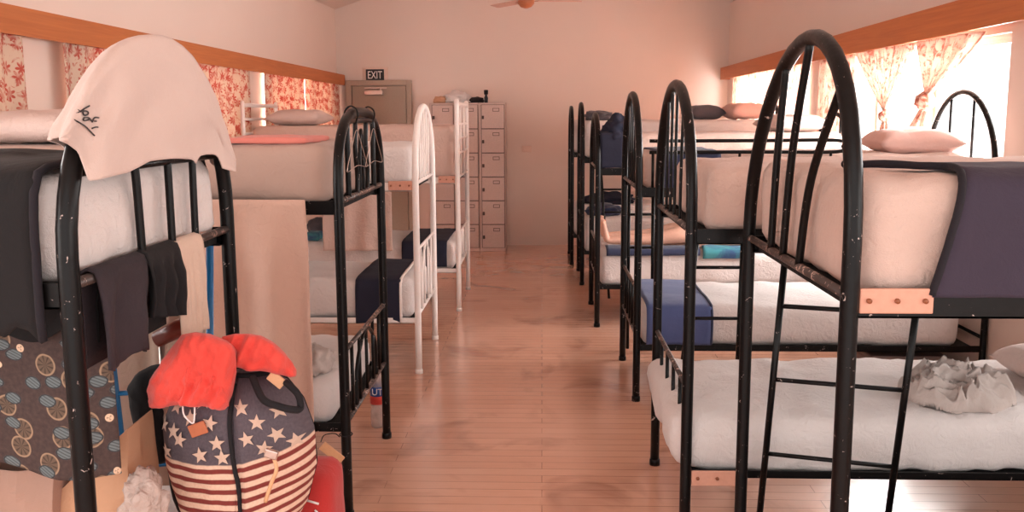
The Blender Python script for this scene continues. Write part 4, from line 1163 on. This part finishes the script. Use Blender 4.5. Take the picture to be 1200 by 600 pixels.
# paper bag, plastic bag, beige bag on the lower left bed
def bag(name, x0, x1, y0, y1, z0, z1, mat, label, cat, seed, crease=.012, tilt=0.0, open_top=True):
    bm = bmesh.new(); n = 18; nv = 26; rings = []
    for j in range(nv + 1):
        v = j / nv; ring = []
        for i in range(4 * n):
            s = i // n; t = (i % n) / n
            c = [(0, 0), (1, 0), (1, 1), (0, 1)]; a = c[s]; b = c[(s + 1) % 4]
            u = a[0] + (b[0] - a[0]) * t; w = a[1] + (b[1] - a[1]) * t
            p = V((x0 + (x1 - x0) * u, y0 + (y1 - y0) * w, z0 + (z1 - z0) * v))
            pin = 1 - .5 * v ** 2 * .6
            ym = (y0 + y1) / 2; p.y = ym + (p.y - ym) * pin
            p.z += tilt * (u - .5) * v
            g = 1 - 2 * abs(noise.noise(V((p.x * 7, p.y * 7, p.z * 7)) + V((seed, seed, 0))))
            p += V((.3, -1, 0)).normalized() * crease * g * (1 if w < .5 else -1)
            ring.append(bm.verts.new(p))
        rings.append(ring)
    for A, B in zip(rings, rings[1:]):
        for i in range(len(A)):
            k = (i + 1) % len(A); bm.faces.new((A[i], A[k], B[k], B[i]))
    bm.faces.new(rings[0][::-1])
    bmesh.ops.recalc_face_normals(bm, faces=bm.faces)
    o = link(name, bm, mat, smooth=False); solid(o, .003); 
    return tag(o, label, cat)
bag('paper_bag', -1.21, -1.03, 1.98, 2.16, .50, .80, 'paper', 'tan paper bag standing on the lower left bed below the mushroom cloth', 'bag', 1, .012, .16)
bag('beige_bag', -1.62, -1.21, 1.95, 2.2, .50, .78, 'beige', 'beige cloth bag at the bottom left corner below the mushroom cloth', 'bag', 4, .02)
blob('plastic_bag', U(168, 600, y=1.93), (.05, .06, .11), 'plastic', 'thin whitish plastic bag beside the tan paper bag', 'bag', 6, .35, flat=None, ridg=.1)
# small items on the left lower beds
pc = empty('printed_pouch', 'dark patterned round cushion on a lower bunk behind the hanger bunk post', 'cushion', (-1.68, 7.55, .58))
bm = bmesh.new(); bmesh.ops.create_uvsphere(bm, u_segments=32, v_segments=16, radius=1)
for v in bm.verts: v.co = V((v.co.x * .125, v.co.y * .06, v.co.z * .10)) + V((-1.70, 7.5, .685))
def mk_pouch():
    t = NT('pouch_print'); c = t.coord()
    n = t.noise(c, 16, 4, 2.5)
    col = t.mix(t.step(n, .5, .55), rgb(36, 32, 40), rgb(206, 190, 188))
    s = t.n('ShaderNodeSeparateXYZ', {0: c})
    col = t.mix(t.step(s.outputs[2], .64, .62), col, rgb(40, 78, 110))
    t.pbr(Base_Color=col, Roughness=.8); return t.m
M['pouch'] = mk_pouch()
link('pouch_cover', bm, 'pouch', pc); rebase(pc)
blob('travel_pouch', (-1.98, 7.5, .66), (.12, .08, .09), 'grey', 'grey-brown pouch on the lower bunk left of the round patterned cushion', 'bag', 2, .15, flat=-.07)
softbox('plastic_packet', (-2.02, 7.14, .585), (-1.90, 7.3, .66), .02, 'teal', None, .004, 8, .02)
tag(bpy.data.objects['plastic_packet'], 'small light blue packet lying on the lower bunk by the beige hanging sheet', 'packet')
blob('grey_cloth', (-.98, 3.52, .60), (.08, .12, .07), 'lump', 'grey crumpled cloth at the foot of the lower bed of the hanger bunk', 'cloth', 12, .3, flat=-.035, ridg=.15)
# water bottle on the floor
wb = empty('water_bottle', 'clear plastic water bottle on the floor behind the hanger bunk post', 'bottle', (-.875, 4.36, 0))
bm = bmesh.new(); lathe(bm, (-.875, 4.36, 0), [(.034, 0), (.038, .01), (.038, .10), (.035, .12), (.038, .14), (.038, .24), (.03, .27), (.014, .30), (.014, .31)]); link('bottle_body', bm, 'bottle', wb)
bm = bmesh.new(); lathe(bm, (-.875, 4.36, .13), [(.0395, 0), (.0395, .045)]); link('red_label', bm, 'red', wb)
bm = bmesh.new(); lathe(bm, (-.875, 4.36, .175), [(.0395, 0), (.0395, .05)]); link('blue_label', bm, 'cap', wb)
bm = bmesh.new(); lathe(bm, (-.875, 4.36, .305), [(.016, 0), (.016, .022)]); link('bottle_cap', bm, 'teal', wb)
text_mesh('UT', .05, .001, 'signwhite', 'label_text', wb, Matrix.Translation((-.868, 4.36 - .041, .2)) @ Matrix.Rotation(PI / 2, 4, 'X') @ Matrix.Diagonal((.9, 1, 1, 1)))
rebase(wb)
# storage box under the third right bunk
sb = empty('storage_box', 'grey storage box on the floor under the third right bunk', 'box', (2.2, 5.2, 0))
boxobj('box_body', (1.95, 4.95, 0.001), (2.36, 5.5, .20), 'storage', sb, .02); boxobj('lid', (1.935, 4.935, .20), (2.375, 5.515, .235), 'storage', sb, .01)
rebase(sb)
# cloth on the third right upper bed at window: small shelf-like rail
# ---------------------------------------------------------------- light
w = bpy.data.worlds.new('World'); bpy.context.scene.world = w; w.use_nodes = True
bg = w.node_tree.nodes['Background']; bg.inputs[0].default_value = (1.0, .96, .94, 1); bg.inputs[1].default_value = 2.3
def area(name, loc, rot, sx, sy, e, col=(1, .97, .95)):
    l = bpy.data.lights.new(name, 'AREA'); l.shape = 'RECTANGLE'; l.size = sx; l.size_y = sy; l.energy = e; l.color = col
    o = bpy.data.objects.new(name, l); C.objects.link(o); o.location = loc; o.rotation_euler = rot; return o
for (a, b) in WIN_R:
    y = (a + b) / 2; area('daylight', (XR(y) + .3, y, 1.6), (0, PI / 2, 0), 1.0, b - a, {7: 560, 4: 240, 1: 65, -2: 40}[math.floor(a)])
for (a, b) in WIN_L:
    y = (a + b) / 2; area('daylight', (XL(y) - .3, y, 1.6), (0, -PI / 2, 0), 1.0, b - a, {8: 340, 4: 210, 1: 75, -2: 40}[math.floor(a)])
sc = bpy.context.scene
cam = bpy.data.cameras.new('camera'); co = bpy.data.objects.new('camera', cam); C.objects.link(co)
cam.sensor_width = 36; cam.lens = 30; cam.shift_y = -(300 - CY) / 1200; cam.clip_start = .05
R = Matrix((Xc, Yc, Zc))      # rows: world axes expressed in camera space
co.matrix_world = Matrix.Translation((0, 0, H)) @ R.to_4x4()
sc.camera = co
vs = sc.view_settings; vs.view_transform = 'Standard'; vs.look = 'None'; vs.exposure = 0.02; vs.gamma = 1; vs.use_curve_mapping = False
